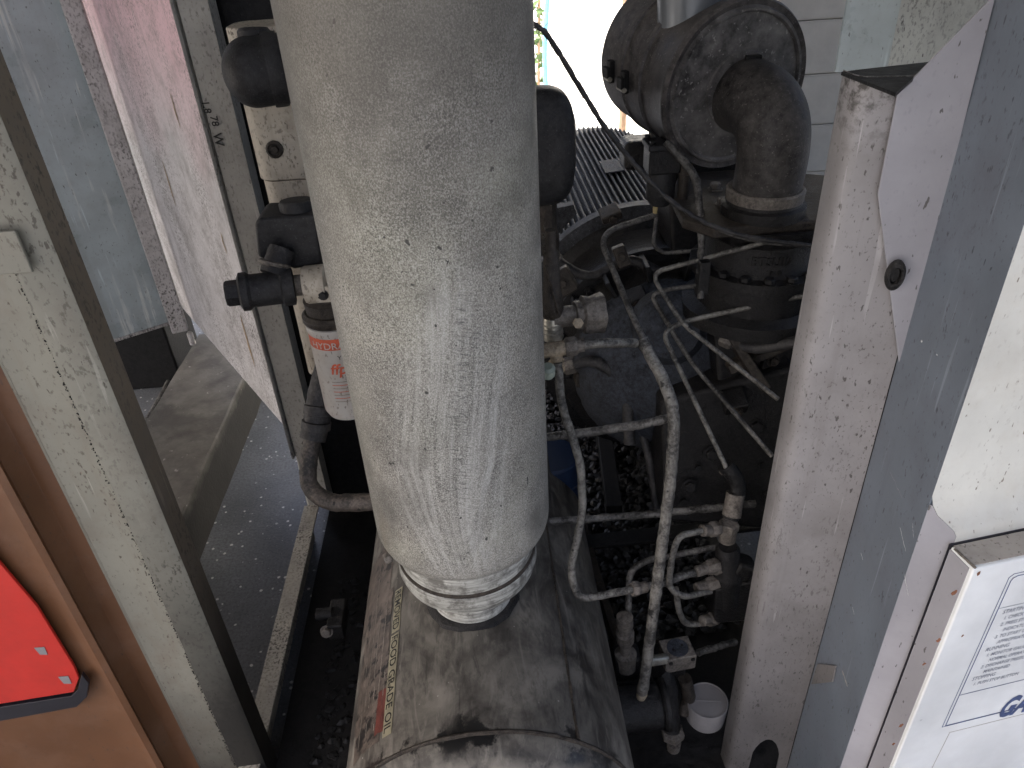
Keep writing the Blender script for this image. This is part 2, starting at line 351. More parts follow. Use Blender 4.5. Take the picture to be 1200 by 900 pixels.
def bevel(o, w=.002, seg=2):
    b = o.modifiers.new('bevel', 'BEVEL'); b.width = w; b.segments = seg; b.limit_method = 'ANGLE'; b.angle_limit = R(35); b.harden_normals = True; return o
def single(name, bm, mat, label, cat, loc, group=None, **k):
    o = link_mesh(name, bm, mat, None, org=loc, **k); o['label'] = label; o['category'] = cat
    if group: o['group'] = group
    return o
def struct(name, bm, mat, **k):
    o = link_mesh(name, bm, mat, **k); o['kind'] = 'structure'; return o
def NB(): return bmesh.new()
def box(bm, c, s, rot=None):
    m = Matrix.Translation(c) @ (rot.to_4x4() if rot else Matrix.Identity(4)) @ Matrix.Diagonal((*s, 1))
    bmesh.ops.create_cube(bm, size=1, matrix=m); return bm
def prism(bm, pts, vec):
    """closed polygon (3D points) extruded along vec"""
    a = [bm.verts.new(p) for p in pts]; b = [bm.verts.new(Vector(p)+Vector(vec)) for p in pts]; n = len(pts)
    bm.faces.new(a); bm.faces.new(b[::-1])
    for i in range(n): bm.faces.new((a[i], b[i], b[(i+1)%n], a[(i+1)%n]))
    return bm
def frame_of(d):
    d = Vector(d).normalized(); u = Vector((0,0,1)) if abs(d.z) < .9 else Vector((1,0,0))
    x = u.cross(d).normalized(); y = d.cross(x); return x, y, d
def lathe(bm, prof, o, d, seg=32, jit=0, sx=1):
    x, y, d = frame_of(d); o = Vector(o); rings = []
    for r, t in prof:
        ring = []
        for i in range(seg):
            a = 2*math.pi*i/seg; rr = r
            p = o + d*t + x*(rr*math.cos(a)*sx) + y*(rr*math.sin(a))
            if jit: p += (p-o-d*t)*(noise.noise(p*40)*jit)
            ring.append(bm.verts.new(p))
        rings.append(ring)
    for A, B in zip(rings, rings[1:]):
        for i in range(seg): bm.faces.new((A[i], A[(i+1)%seg], B[(i+1)%seg], B[i]))
    if prof[0][0] > 1e-6: bm.faces.new(rings[0][::-1])
    if prof[-1][0] > 1e-6: bm.faces.new(rings[-1])
    return bm
def rounded(pts, r, n=6):
    pts = [Vector(p) for p in pts]; out = [pts[0]]
    for i in range(1, len(pts)-1):
        a, b, c = pts[i-1], pts[i], pts[i+1]
        k = min(r, (a-b).length*.45, (c-b).length*.45)
        p = b+(a-b).normalized()*k; q = b+(c-b).normalized()*k
        for j in range(n+1):
            t = j/n; out.append(p*(1-t)**2 + b*2*t*(1-t) + q*t*t)
    out.append(pts[-1]); return out
def sweep(bm, path, rad, seg=12, lump=.0, step=.008):
    pts = [path[0]]
    for a, b in zip(path, path[1:]):
        L = (b-a).length; k = max(1, int(L/step))
        for j in range(1, k+1): pts.append(a.lerp(b, j/k))
    pts = [p for i, p in enumerate(pts) if i == 0 or (p-pts[i-1]).length > 1e-5]
    t0 = (pts[1]-pts[0]).normalized(); x, y, _ = frame_of(t0); rings = []
    for i, p in enumerate(pts):
        t = (pts[min(i+1, len(pts)-1)]-pts[max(i-1, 0)]).normalized()
        x = (x - t*x.dot(t)).normalized(); y = t.cross(x); ring = []
        r = rad(i/(len(pts)-1)) if callable(rad) else rad
        for k in range(seg):
            a = 2*math.pi*k/seg; d = x*math.cos(a)+y*math.sin(a); q = p+d*r
            if lump: q += d*(r*lump*(noise.noise(q*70)*1.2 + noise.noise(q*240)*.8))
            ring.append(bm.verts.new(q))
        rings.append(ring)
    for A, B in zip(rings, rings[1:]):
        for k in range(seg): bm.faces.new((A[k], A[(k+1)%seg], B[(k+1)%seg], B[k]))
    bm.faces.new(rings[0][::-1]); bm.faces.new(rings[-1]); return bm
def hexnut(bm, o, d, r, L, chamf=.15):
    return lathe(bm, [(r*(1-chamf), 0), (r, L*chamf), (r, L*(1-chamf)), (r*(1-chamf), L)], o, d, 6)
BOLT = {}
def bolt(parent, o, d, r=.009, h=.007, mat='casting', name='bolt'):
    """hex bolt head with washer; shares mesh data between equal ones"""
    key = (round(r, 4), round(h, 4), mat); base = Vector((0,0,0)); q = parent
    while q: base += q.location; q = q.parent
    if key not in BOLT:
        bm = NB(); lathe(bm, [(r*1.35, 0), (r*1.35, h*.2), (r*.95, h*.22)], (0,0,0), (0,0,1), 12); hexnut(bm, (0,0,h*.2), (0,0,1), r, h)
        me = bpy.data.meshes.new(name); bm.to_mesh(me); bm.free(); me.materials.append(MT[mat]); BOLT[key] = me
    ob = bpy.data.objects.new(name, BOLT[key]); C.objects.link(ob); ob.parent = parent; ob.location = Vector(o)-base
    ob.rotation_euler = Vector(d).to_track_quat('Z', 'Y').to_euler(); return ob
def text_mesh(s, size, shear=0, extrude=0., bold=0.):
    cu = bpy.data.curves.new('lettering', 'FONT'); cu.body = s; cu.size = size; cu.shear = shear; cu.extrude = extrude; cu.offset = bold
    cu.resolution_u = 3
    ob = bpy.data.objects.new('lettering', cu); C.objects.link(ob)
    bpy.context.view_layer.update()
    me = bpy.data.meshes.new_from_object(ob.evaluated_get(bpy.context.evaluated_depsgraph_get()))
    bm = bmesh.new(); bm.from_mesh(me); bpy.data.objects.remove(ob); bpy.data.curves.remove(cu); return bm
def put_text(s, size, fn, mat, parent, name='lettering', **k):
    bm = text_mesh(s, size, **k)
    if not k.get('extrude'):
        bmesh.ops.subdivide_edges(bm, edges=[e for e in bm.edges if e.calc_length() > size*.4], cuts=2)
    for v in bm.verts: v.co = fn(v.co.x, v.co.y, v.co.z)
    base = Vector((0,0,0)); q = parent
    while q: base += q.location; q = q.parent
    bmesh.ops.translate(bm, verts=bm.verts, vec=-base)
    me = bpy.data.meshes.new(name); bm.to_mesh(me); bm.free(); o = bpy.data.objects.new(name, me); C.objects.link(o)
    me.materials.append(MT[mat]); o.parent = parent; return o
def fold(bm, path, z0, z1, t=.003, zs=None):
    """folded sheet standing on a plan path, thickness t away from the viewer; nodes may have own tops"""
    P = [Vector((x, y)) for x, y in path]; N = []
    for i in range(len(P)):
        a = P[max(i-1,0)]; b = P[min(i+1,len(P)-1)]; d = (b-a).normalized(); n = Vector((-d.y, d.x))
        if n.dot(P[i]) < 0: n = -n
        N.append(n)
    fr = [[(bm.verts.new((p.x, p.y, z0)), bm.verts.new((p.x, p.y, z1))), (bm.verts.new((p.x+n.x*t, p.y+n.y*t, z0)), bm.verts.new((p.x+n.x*t, p.y+n.y*t, z1)))] for p, n in zip(P, N)]
    for A, B in zip(fr, fr[1:]):
        for s in (0, 1): bm.faces.new((A[s][0], B[s][0], B[s][1], A[s][1]))
        for k in (0, 1): bm.faces.new((A[0][k], B[0][k], B[1][k], A[1][k]))
    for A in (fr[0], fr[-1]): bm.faces.new((A[0][0], A[0][1], A[1][1], A[1][0]))
    return bm

# ================================================================== SETTING
GZ = -.25
bm = NB(); bmesh.ops.create_grid(bm, x_segments=2, y_segments=2, size=30, matrix=Matrix.Translation((0, 0, GZ))); struct('ground', bm, 'ground')

# concrete plinth left of the machine
bm = NB(); x0, x1, h = -1.29, -.995, .20
N = 26; prof = lambda y: [(x0, GZ-.02), (x0, GZ+h), (x1-.006, GZ+h), (x1, GZ+h-.006), (x1, GZ-.02)]
rows = []
for i in range(N+1):
    y = 1.0+2.0*i/N; rows.append([bm.verts.new((px+.004*noise.noise(Vector((y*9, px*5, 0))), y, pz+.003*noise.noise(Vector((y*7, px*9, 3))))) for px, pz in prof(y)])
for A, B in zip(rows, rows[1:]):
    for k in range(4): bm.faces.new((A[k], A[k+1], B[k+1], B[k]))
bm.faces.new(rows[0]); bm.faces.new(rows[-1][::-1])
single('concrete_plinth', bm, plinth_mat(), 'grey brown concrete plinth on the ground beyond the folded corner post', 'plinth', (-1.14, 2, GZ))

# canopy roof above the yard (shades the machine)
rt = thing('canopy_roof', 'sheet metal canopy roof over the machine', 'roof', (0, 1, 2.7))
bm = NB()
xs = [-7 + i*.06 for i in range(int(9.5/.06))]
va = [(bm.verts.new((x, -1.3, 2.7+.02*math.sin(i*math.pi/1.5))), bm.verts.new((x, 3.3, 2.7+.02*math.sin(i*math.pi/1.5)))) for i, x in enumerate(xs)]
for A, B in zip(va, va[1:]): bm.faces.new((A[0], B[0], B[1], A[1]))
o = link_mesh('roof_sheet', bm, 'roof', rt)
bm = NB(); prism(bm, [(-7, 3.32, 2.7), (-1.3, 3.32, 2.7), (-1.3, 4.9, 2.7), (-7, 4.9, 2.7)], (0,0,.01)); link_mesh('added_shade_sheet', bm, 'roof', rt)  # unseen extra roof sheet, added to shade the open side door

# white rendered wall running away on the right, brown post, block wall
wt = thing('white_wall', 'sunlit white rendered wall running away behind the air filter', 'wall', (1.1, 5, GZ))
wallx = lambda y: 1.06-.0517*(y-6.04)
bm = NB(); prism(bm, [(wallx(3.36), 3.36, GZ), (wallx(16), 16, GZ), (wallx(16)+.2, 16, GZ), (wallx(3.36)+.2, 3.36, GZ)], (0, 0, 3.2)); link_mesh('wall', bm, 'wallwhite', wt)
bm = NB(); prism(bm, [(wallx(5.41)-.03, 5.41, GZ), (wallx(5.41)+.02, 5.41, GZ), (wallx(5.41)+.02, 5.5, GZ), (wallx(5.5)-.03, 5.5, GZ)], (0, 0, 3))
single('wall_post', bm, 'woodpost', 'brown post against the white wall left of the air filter', 'post', (1.07, 5.45, GZ))
bw = thing('block_wall', 'pale painted block wall behind the rubber elbow', 'wall', (1.7, 3.2, GZ))
bm = NB(); box(bm, (2.4, 3.27, 1.0), (2.38, .12, 2.5)); link_mesh('mortar', bm, 'block', bw)
me = None
for r_ in range(5):
    for k in range(0, 3):
        zc = at(940, 25, Y=3.1).z + .1 - r_*.2; xx = .70+.8*k
        if me is None:
            b2 = NB(); box(b2, (0,0,0), (.796, .12, .1965)); bmesh.ops.bevel(b2, geom=b2.edges[:], offset=.006, segments=2, affect='EDGES')
            me = bpy.data.meshes.new('block'); b2.to_mesh(me); b2.free(); me.materials.append(MT['block'])
        o = bpy.data.objects.new('block', me); C.objects.link(o); o.parent = bw; o.location = Vector((xx+.9, 3.17, zc))-bw.location
bm = NB(); p = at(897, 4, Y=2.9); lathe(bm, [(.011, 0), (.011, .6)], (p.x, p.y, p.z-.005), (0,0,1), 12)
lathe(bm, [(.017, -.012), (.017, .01)], (p.x, p.y, p.z), (0,0,1), 12)
single('red_pipe', bm, 'red', 'thin red upright pipe behind the air filter at the top edge', 'pipe', p)
# blue hose and plants far behind
bm = NB(); sweep(bm, rounded([at(642, -10, Y=7), at(638, 60, Y=7), at(640, 110, Y=7), at(655, 180, Y=6.5)], .2), .022, 8, step=.1)
single('garden_hose', bm, simple('blue_hose_plastic', (.12,.3,.42), .2), 'thin pale blue hose hanging beside the white wall', 'hose', at(640, 60, Y=7))
pt = thing('climbing_plant', 'small green and yellow plant far behind beside the grey tank', 'plant', at(632, 120, Y=7.5))
bm = NB(); sweep(bm, [at(631, 110, Y=7.5), at(632, -20, Y=7.5)], .015, 6, step=.1); link_mesh('stem', bm, 'woodpost', pt)
for (a, lo, hi) in (('leaf', -5, 105),):
    lm = None
    for i in range(46):
        if lm is None:
            b2 = NB(); vs = [b2.verts.new(q) for q in ((0,-.05,0),(.025,0,.006),(0,.06,0),(-.025,0,.006))]; b2.faces.new((vs[0],vs[1],vs[2])); b2.faces.new((vs[0],vs[2],vs[3]))
            lm = bpy.data.meshes.new('leaf'); b2.to_mesh(lm); b2.free(); lm.materials.append(MT['leaf'])
        o = bpy.data.objects.new('leaf', lm); C.objects.link(o); o.parent = pt
        o.location = at(random.gauss(632, 4), random.uniform(lo, hi), Y=7.5+random.uniform(-.1,.1))-pt.location
        o.rotation_euler = (random.uniform(0,3), random.uniform(0,3), random.uniform(0,6))

# ================================================================== ENCLOSURE, LEFT
# opened side door (pink), hinged at the rear post
def door(name, label, p, q, z0, z1, mat, t=.03):
    d = (q-p).normalized(); n = Vector((-d.y, d.x, 0))
    if n.dot(p) < 0: n = -n
    r = thing(name, label, 'door', (p+q)/2)
    bm = NB(); prism(bm, [p, q, q+n*t, p+n*t], (0, 0, z1-z0)); o = link_mesh('door_panel', bm, mat, r); bevel(o, .004); return r, d, n
p = at(352, 522, Z=.1); q = at(209, 356, Z=.1)
rt, d, n = door('side_door', 'opened side door in pale paint, reflected pink put into its upper colour, with brown rust streaks', p, q, .1, 1.6, 'door_pink')
bm = NB(); a = p-n*.006; b = a + d*.045
prism(bm, [a, b, b-n*.012, a-n*.012], (0,0,1.5)); link_mesh('edge_fold', bm, 'frame_white', rt)
# scraped, crumpled dent patch strip near the foot
bm = NB(); lathe(bm, [(.006, 0), (.007, .09), (.006, .18)], p+d*.02-n*.012+Vector((0,0,-.03)), (0,0,1), 10); link_mesh('hinge_pin', bm, 'rust', rt)
for (u, v, w_, h_) in ((198, 215, .008, .16), (290, 400, .010, .2), (262, 285, .006, .07), (205,130,.006,.1)):
    c0 = on_plane(u, v, p-n*.0015, n); bm = NB(); K = 14; L = []; Rr = []
    for i in range(K+1):
        t = i/K; zz = (t-.5)*h_; ww = w_*(math.sin(math.pi*t)**.6)*(.6+.6*noise.noise(Vector((t*7, u, 0)))+.3)
        off = .01*noise.noise(Vector((t*3, u*1.3, 5)))
        L.append(bm.verts.new(c0+d*(off-ww)+Vector((0,0,zz)))); Rr.append(bm.verts.new(c0+d*(off+ww)+Vector((0,0,zz))))
    for i in range(K): bm.faces.new((L[i], Rr[i], Rr[i+1], L[i+1]))
    link_mesh('rust_streak', bm, simple('brown_rust_bleed', (.36,.27,.17), .35, 60, .7), rt)
# far trim strip + blue door leaf coming back toward the viewer
s0 = at(221, 388, Z=.1); s1 = at(202, 392, Z=.1)
r2 = thing('folding_door', 'blue grey door leaf with peppered white edge strip beyond the post', 'door', (s0+s1)/2)
dd = (s1-s0).normalized(); 
bm = NB(); nn = Vector((-dd.y, dd.x, 0)); nn = nn if nn.dot(s0) > 0 else -nn
prism(bm, [s0, s1, s1+nn*.04, s0+nn*.04], (0,0,1.5)); bevel(link_mesh('edge_strip', bm, 'strip_white', r2), .006)
bp = at(204, 378, Z=.13); bq = at(128, 402, Z=.13); bd = (bq-bp).normalized(); bq = bp+bd*1.1
bn = Vector((-bd.y, bd.x, 0)); bn = bn if bn.dot(bp) > 0 else -bn
bm = NB(); prism(bm, [bp, bq, bq+bn*.03, bp+bn*.03], (0,0,1.5)); bevel(link_mesh('door_leaf', bm, 'door_blue', r2), .004)
bm = NB(); prism(bm, [bp-bn*.002-bd*.004, bq-bn*.002, bq-bn*.012, bp-bn*.012-bd*.004], (0,0,.012)); bevel(link_mesh('bottom_hem', bm, 'strip_white', r2), .003)
bm = NB(); lathe(bm, [(.012, 0), (.012, .05), (.008, .055)], s0+Vector((.01,-.02,-.05)), (0,0,1), 10); link_mesh('hinge_barrel', bm, 'strip_white', r2)
# clutter beyond: rusty post, dark crate, gutter debris
bm = NB(); p0 = at(197, 432, Z=GZ); box(bm, (p0.x, p0.y+.03, GZ+.35), (.05, .05, .7)); bevel(single('steel_post', bm, 'rust', 'rusty orange brown steel post behind the blue door foot', 'post', (p0.x, p0.y, GZ)), .004)
bm = NB(); p0 = at(172, 470, Z=GZ); box(bm, (p0.x-.02, p0.y+.25, GZ+.2), (.30, .3, .4)); bevel(single('dark_crate', bm, 'black', 'black crate on the ground under the blue door', 'crate', (p0.x, p0.y+.2, GZ)), .01)
bm = NB(); sweep(bm, [at(222, 392, Z=GZ+.03), at(204, 436, Z=GZ+.03), at(165, 505, Z=GZ+.03)], .011, 8, .2, .05)
single('drain_pipe', bm, 'pipe_dark', 'thin grey pipe lying in the gutter left of the concrete plinth', 'pipe', at(200, 440, Z=GZ))
cols = ['rust', 'cap', 'casting', 'concrete', 'blue_dust', 'black', 'cap']
for i in range(46):
    t = random.random(); c0 = at(222-44*t+random.gauss(3, 4.5), 408+98*t, Z=GZ+.02); s = random.uniform(.012, .034)
    bm = NB(); bmesh.ops.create_icosphere(bm, subdivisions=1, radius=s, matrix=Matrix.Translation(c0))
    for v in bm.verts: v.co += (v.co-c0)*noise.noise(v.co*60)*.9; v.co.z = c0.z+(v.co.z-c0.z)*.5
    single('rubble', bm, cols[i%7], ('pebble size scrap of rubble lying in the gutter beside the concrete plinth'), 'rubble', c0, 'scraps of rubble in the gutter', smooth=False)

# rear left frame post (grimy white, folded)
Yp = 1.85
post = thing('rear_frame_post', 'grimy white folded frame post between pink door and dark interior', 'post', (-.6, Yp, 0))
a0, a1, a2 = az(203, 0)*Yp, az(218, 60)*Yp-.004, az(243, 0)*Yp
a1 = az(233,100)*Yp; a1b = az(228,100)*Yp
zb = at(362, 520, Y=Yp).z-.08
bm = NB(); fold(bm, [(a0-.01, Yp+.03), (a0, Yp-.004), (a1b, Yp-.006), (a1b+.004, Yp+.012)], zb+.03, 1.7, .004); link_mesh('outer_flange', bm, 'frame_white', post)
bm = NB(); fold(bm, [(a1b+.004, Yp+.012), (a1, Yp), (a2, Yp), (a2+.003, Yp+.05)], -.1, 1.7, .004); link_mesh('channel', bm, 'frame_white', post)
bm = NB(); prism(bm, [at(352, 560, Y=Yp+.008), at(362, 598, Y=Yp+.008), at(371, 585, Y=Yp+.008), at(352, 520, Y=Yp+.008), at(343, 512, Y=Yp+.008)], (0,.003,0)); link_mesh('pale_foot', bm, 'cream', post)
for s, u, v, sz in (('1.8', 236, 118, .024), ('78', 246, 136, .024), ('W', 249, 156, .03)):
    o3 = at(u, v, Y=Yp-.003)
    put_text(s, sz, lambda x, y, z, o3=o3: o3+Vector((y*1.0, 0, -x)), 'blackprint', post, bold=.0004)

# side rail of the base frame
rx = at(372, 597, Z=-.1).x
rail = thing('base_rail', 'greasy cream base rail between the wet ground and black sump', 'rail', (rx, 1.4, -.1))
wl = at(340, 890, Z=-.1).x - at(320, 890, Z=-.1).x
bm = NB(); prism(bm, [(rx, .7, -.1), (rx, 1.86, -.1), (rx-.012, 1.86, -.1), (rx-.012, 1.86, -.24), (rx-.012, .7, -.24), (rx-.012, .7, -.1)], (0,0,0)) if 0 else None
bm.free() if bm else None
bm = NB(); box(bm, (rx-.022, 1.28, -.102), (.048, 1.14, .006)); bevel(link_mesh('top_flange', bm, 'rail', rail), .002)
bm = NB(); box(bm, (rx-.042, 1.28, -.175), (.006, 1.14, .14)); link_mesh('web', bm, 'rail', rail)
# sump pan + skid
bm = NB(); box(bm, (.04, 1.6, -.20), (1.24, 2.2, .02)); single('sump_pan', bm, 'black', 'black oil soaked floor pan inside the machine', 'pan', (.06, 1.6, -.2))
for i in range(90):
    pass

# front left post (sage grey, folded) -------------------------------------------------
Y1 = 1.0
fp = thing('front_corner_post', 'pale grey beige folded corner post right of the copper panel, darker at its foot', 'post', (-.64, Y1, -.2))
A_ = lambda u, v: az(u, v)
e0 = (A_(205, 600)*1.03, 1.03); e1 = (A_(190, 600)*.99, .99); e2 = (A_(143, 600)*.985, .985); e3 = (A_(88, 600)*1.0, 1.0); e4 = (e3[0]-.004, 1.02)
bm = NB(); fold(bm, [e1, e0, (e0[0]+.0, 1.05)], -.24, 1.5, .003); bevel(link_mesh('edge_flange', bm, 'post_brown', fp), .0015)
e1b = (e1[0]-.004, .988)
bm = NB(); fold(bm, [(e1[0]+.001, .9885), (e1b[0]-.006, .983), (e2[0]+.004, .981), (e2[0], .986)], -.24, 1.5, .003); link_mesh('outer_sheet', bm, 'post_oily', fp)
bm = NB(); fold(bm, [(e2[0]+.01, .9875), (e3[0]+.006, .994), e3, e4], -.24, 1.5, .003); link_mesh('inner_sheet', bm, 'post', fp)
# sealant beads of dirt along the lap
bm = NB()
for i in range(520):
    z = -.1+1.5*random.random(); s = random.uniform(.0006, .0016); c0 = Vector((e2[0]+random.gauss(0, .0012), .984, z))
    bmesh.ops.create_icosphere(bm, subdivisions=1, radius=s, matrix=Matrix.Translation(c0))
o = link_mesh('dirt_specks', bm, 'black', fp, smooth=False); o['kind'] = 'stuff'
q0 = at(7, 296, Y=.97); bm = NB(); box(bm, q0, (.05, .006, .06)); bevel(link_mesh('hinge_plate', bm, 'post', fp), .002)

# orange-brown front panel with the red plate ------------------------------------------
g0 = (e4[0], 1.02); g1 = (A_(40, 600)*.985, .985); g2 = (A_(30, 600)*.955, .955); g3 = (-1.6, .93)
of = thing('front_left_panel', 'copper brown front panel carrying a red plate at the lower left', 'panel', (-.95, .96, -.2))
bm = NB(); fold(bm, [(e3[0]-.002, 1.003), (A_(62, 600)*1.0, 1.0), (A_(48, 600)*.985, .99), (A_(36,600)*.975, .97), g2, (g2[0]-.012, .951), (g2[0]-.04, .962), (g2[0]-.075, .958), g3], -.24, 1.5, .003)
bevel(link_mesh('panel_sheet', bm, 'orange', of), .002)
# red plate
pn = Vector((0, -1, 0)); pc = Vector((0, .948, 0))
def onp(u, v, dy=0): return at(u, v, Y=.950+dy)
rp = thing('red_plate', 'glossy red plate with black lower trim on the copper panel', 'plate', onp(30, 760))
pl = [onp(-60, 560), onp(0, 655), onp(45, 708), onp(88, 778), onp(94, 792), onp(88, 808), onp(-60, 832)]
bm = NB(); prism(bm, [Vector(a) for a in pl], (0, -.006, 0)); bevel(link_mesh('plate', bm, 'red', rp), .0015)
pl = [onp(98, 786), onp(106, 796), onp(104, 812), onp(92, 824), onp(-60, 852), onp(-60, 834), onp(86, 811), onp(93, 804)]
bm = NB(); prism(bm, [Vector(a) for a in pl], (0, -.009, 0)); bevel(link_mesh('trim', bm, 'black_trim', rp), .001)
for u, v in ((48, 763), (76, 797)):
    bm = NB(); pp = [onp(u-8, v-4, -.0065), onp(u+4, v-5, -.0065), onp(u+8, v+4, -.0065), onp(u-1, v+4, -.0065)]; prism(bm, pp, (0,-.0006,0)); link_mesh('paint_chip', bm, 'cap', rp)

# ================================================================== ENCLOSURE, RIGHT
Ya = 1.0
J = .92
j0 = (A_(915, 500)*1.04, 1.04); j1 = (A_(915+4, 500)*1.012, 1.012)
jx1 = A_(955, 500)*.995; 
JA = [(x*J, y*J) for x, y in [(j0[0], 1.045), (j0[0]+.001, 1.014), (j0[0]+.004, 1.003), (j0[0]+.010, .997), (j0[0]+.020, .993), (jx1, .989), (.640, .972)]]
ztop = at(1000, 90, Y=1.0*J).z
jm = thing('right_door_jamb', 'mauve grey peppered jamb sheet with arched cut at its foot', 'panel', (.57, 1, GZ))
bm = NB()
# sheet with arched hole at the foot, built as strips
hx0, hx1 = at(880, 885, Y=.985*J).x, at(912, 885, Y=.985*J).x; hz = at(890, 866, Y=.985*J).z
def jy(x):
    for a, b in zip(JA, JA[1:]):
        if min(a[0], b[0])-1e-6 <= x <= max(a[0], b[0])+1e-6 and abs(b[0]-a[0]) > 1e-6: return a[1]+(b[1]-a[1])*(x-a[0])/(b[0]-a[0])
    return JA[-1][1]
cols_ = [JA[0], JA[1], JA[2], JA[3]] ; xs = sorted(set([JA[5][0]+(JA[6][0]-JA[5][0])*i/8 for i in range(1,9)]+[hx0+(hx1-hx0)*i/8 for i in range(9)]))
path = [p_ for p_ in cols_ if p_[0] < min(hx0, 9)] + [(x, jy(x)) for x in xs if x > JA[2][0]]
path = JA[:5] + sorted([(x, jy(x)) for x in xs+[JA[5][0]] if x > JA[4][0]+.001])
prev = None
def zlow(x):
    if hx0 < x < hx1:
        t = (x-hx0)/(hx1-hx0)*2-1; return hz-.0-(1-math.sqrt(max(0, 1-t*t)))*.10
    return GZ
fr = []
for (x, y) in path:
    fr.append((bm.verts.new((x, y, zlow(x))), bm.verts.new((x, y, ztop)), bm.verts.new((x+.001, y+.003, zlow(x))), bm.verts.new((x+.001, y+.003, ztop))))
for A, B in zip(fr, fr[1:]):
    for q in ((0,1),(2,3),(0,2),(1,3)): bm.faces.new((A[q[0]], B[q[0]], B[q[1]], A[q[1]]))
bm.faces.new((fr[0][0], fr[0][1], fr[0][3], fr[0][2]))
link_mesh('jamb_sheet', bm, 'jamb', jm, sharp=40)
# dark top return and shelf behind
zt = ztop-.001
sh = [at(986, 84, Z=zt), at(1050, 109, Z=zt), at(1092, 72, Z=zt), at(1010, 81, Z=zt)]
bm = NB(); prism(bm, [Vector((a.x, a.y, zt)) for a in sh], (0,0,-.004)); link_mesh('top_return', bm, 'black', jm)
# lilac gusset
G = [at(1168, -8, Y=.962*J), at(1052, 111, Y=.980*J), at(1029, 228, Y=.975*J), at(1056, 442, Y=.960*J)]
gs = thing('gusset_plate', 'lilac grey angled plate with an oval grommet beside the slate blue strip', 'plate', at(1070, 300, Y=.97*J))
bm = NB(); prism(bm, G, (0, .003, 0)); bevel(link_mesh('plate', bm, 'gusset', gs), .001)
gc = at(1048, 321, Y=.962*J); gn = Vector((-.25, -1, .0)).normalized()
bm = NB(); x_, y_, _ = frame_of(gn)
prof = [(.0105, 0), (.0125, .002), (.0125, .006), (.010, .009), (.0072, .009), (.006, .006), (.006, -.002)]
lathe(bm, prof, gc, gn, 28)
for v in bm.verts: v.co.z = gc.z + (v.co.z-gc.z)*1.75; v.co.x += (v.co.z-gc.z)*-.0
link_mesh('grommet', bm, 'casting', gs)
bm = NB(); lathe(bm, [(.0055, 0), (.0055, .003)], gc, gn, 20)
for v in bm.verts: v.co.z = gc.z + (v.co.z-gc.z)*1.9
link_mesh('hole', bm, 'black', gs)
# slate strip
B0 = (.640*J, .970*J); B1 = (A_(1120, 500)*.775*J, .775*J)
for nm in ('slate',):
    bs = thing('slate_blue_strip', 'slate blue scuffed upright door edge between jamb and white cabinet', 'panel', (B0[0], .87, GZ))
    bm = NB(); prism(bm, [(B0[0], B0[1], GZ), (B1[0], B1[1], GZ), (B1[0]+.01, B1[1]+.004, GZ), (B0[0]+.012, B0[1]+.004, GZ)], (0,0,1.8)); bevel(link_mesh('edge_sheet', bm, 'blue_strip', bs), .0015)
    sn = Vector((-(B0[1]-B1[1]), (B0[0]-B1[0]), 0)).normalized(); P0 = Vector((B1[0], B1[1], 0))+sn*.0008
    random.seed(21)
    tb = [on_plane(u, v, P0+sn*.003, sn) for u, v in ((958, 778), (979, 780), (975, 799), (950, 802))]
    bm = NB(); prism(bm, tb, -sn*.0025); link_mesh('latch_tab', bm, 'jamb', jm)
    def scuff(u, v, L, wd, mat, ang=.4):
        c0 = on_plane(u, v, P0, sn); t1 = Vector((B0[0]-B1[0], B0[1]-B1[1], 0)).normalized(); bm = NB(); K = 10; a = []; b = []
        for i in range(K+1):
            t = i/K-.5; pp = c0+t1*(t*L*math.cos(ang))+Vector((0,0,t*L*math.sin(ang)+.0025*noise.noise(Vector((t*14, u, v))))); ww = wd*(.35+abs(noise.noise(Vector((t*22, v, u)))))
            a.append(bm.verts.new(pp+Vector((0,0,ww)))); b.append(bm.verts.new(pp-Vector((0,0,ww))))
        for i in range(K): bm.faces.new((a[i], a[i+1], b[i+1], b[i]))
        o = link_mesh('paint_scrape', bm, mat, bs)
    for u, v, L, wd, mt, an in ((1058, 632, .035, .0011, 'box', .5), (1070, 622, .02, .0009, 'box', .9), (1010, 652, .012, .001, 'box', .3), (1050, 568, .05, .0007, 'gusset', .15),
                          (1034, 698, .016, .004, 'black_trim', 1.2), (1062, 685, .03, .0008, 'box', .6), (1000, 716, .012, .001, 'box', .4), (990, 795, .03, .003, 'canister', .1), (1080, 400, .004, .002, 'box', 0), (1098, 416, .003, .0015, 'box', 0)):
        scuff(u, v, L, wd, mt, an)
# cabinet
ce = Vector((.989, .146, 0)); cn = Vector((.146, -.989, 0))
Pc = Vector((B1[0], B1[1], 0))
lip = .028; bx = .046
def onc(u, v, off): return on_plane(u, v, Pc+cn*off, cn)
cab = thing('control_cabinet', 'cream white cabinet front with rounded ledge beside the slate strip', 'cabinet', (1.0, .85, GZ))
zl = onc(1150, 617, lip).z
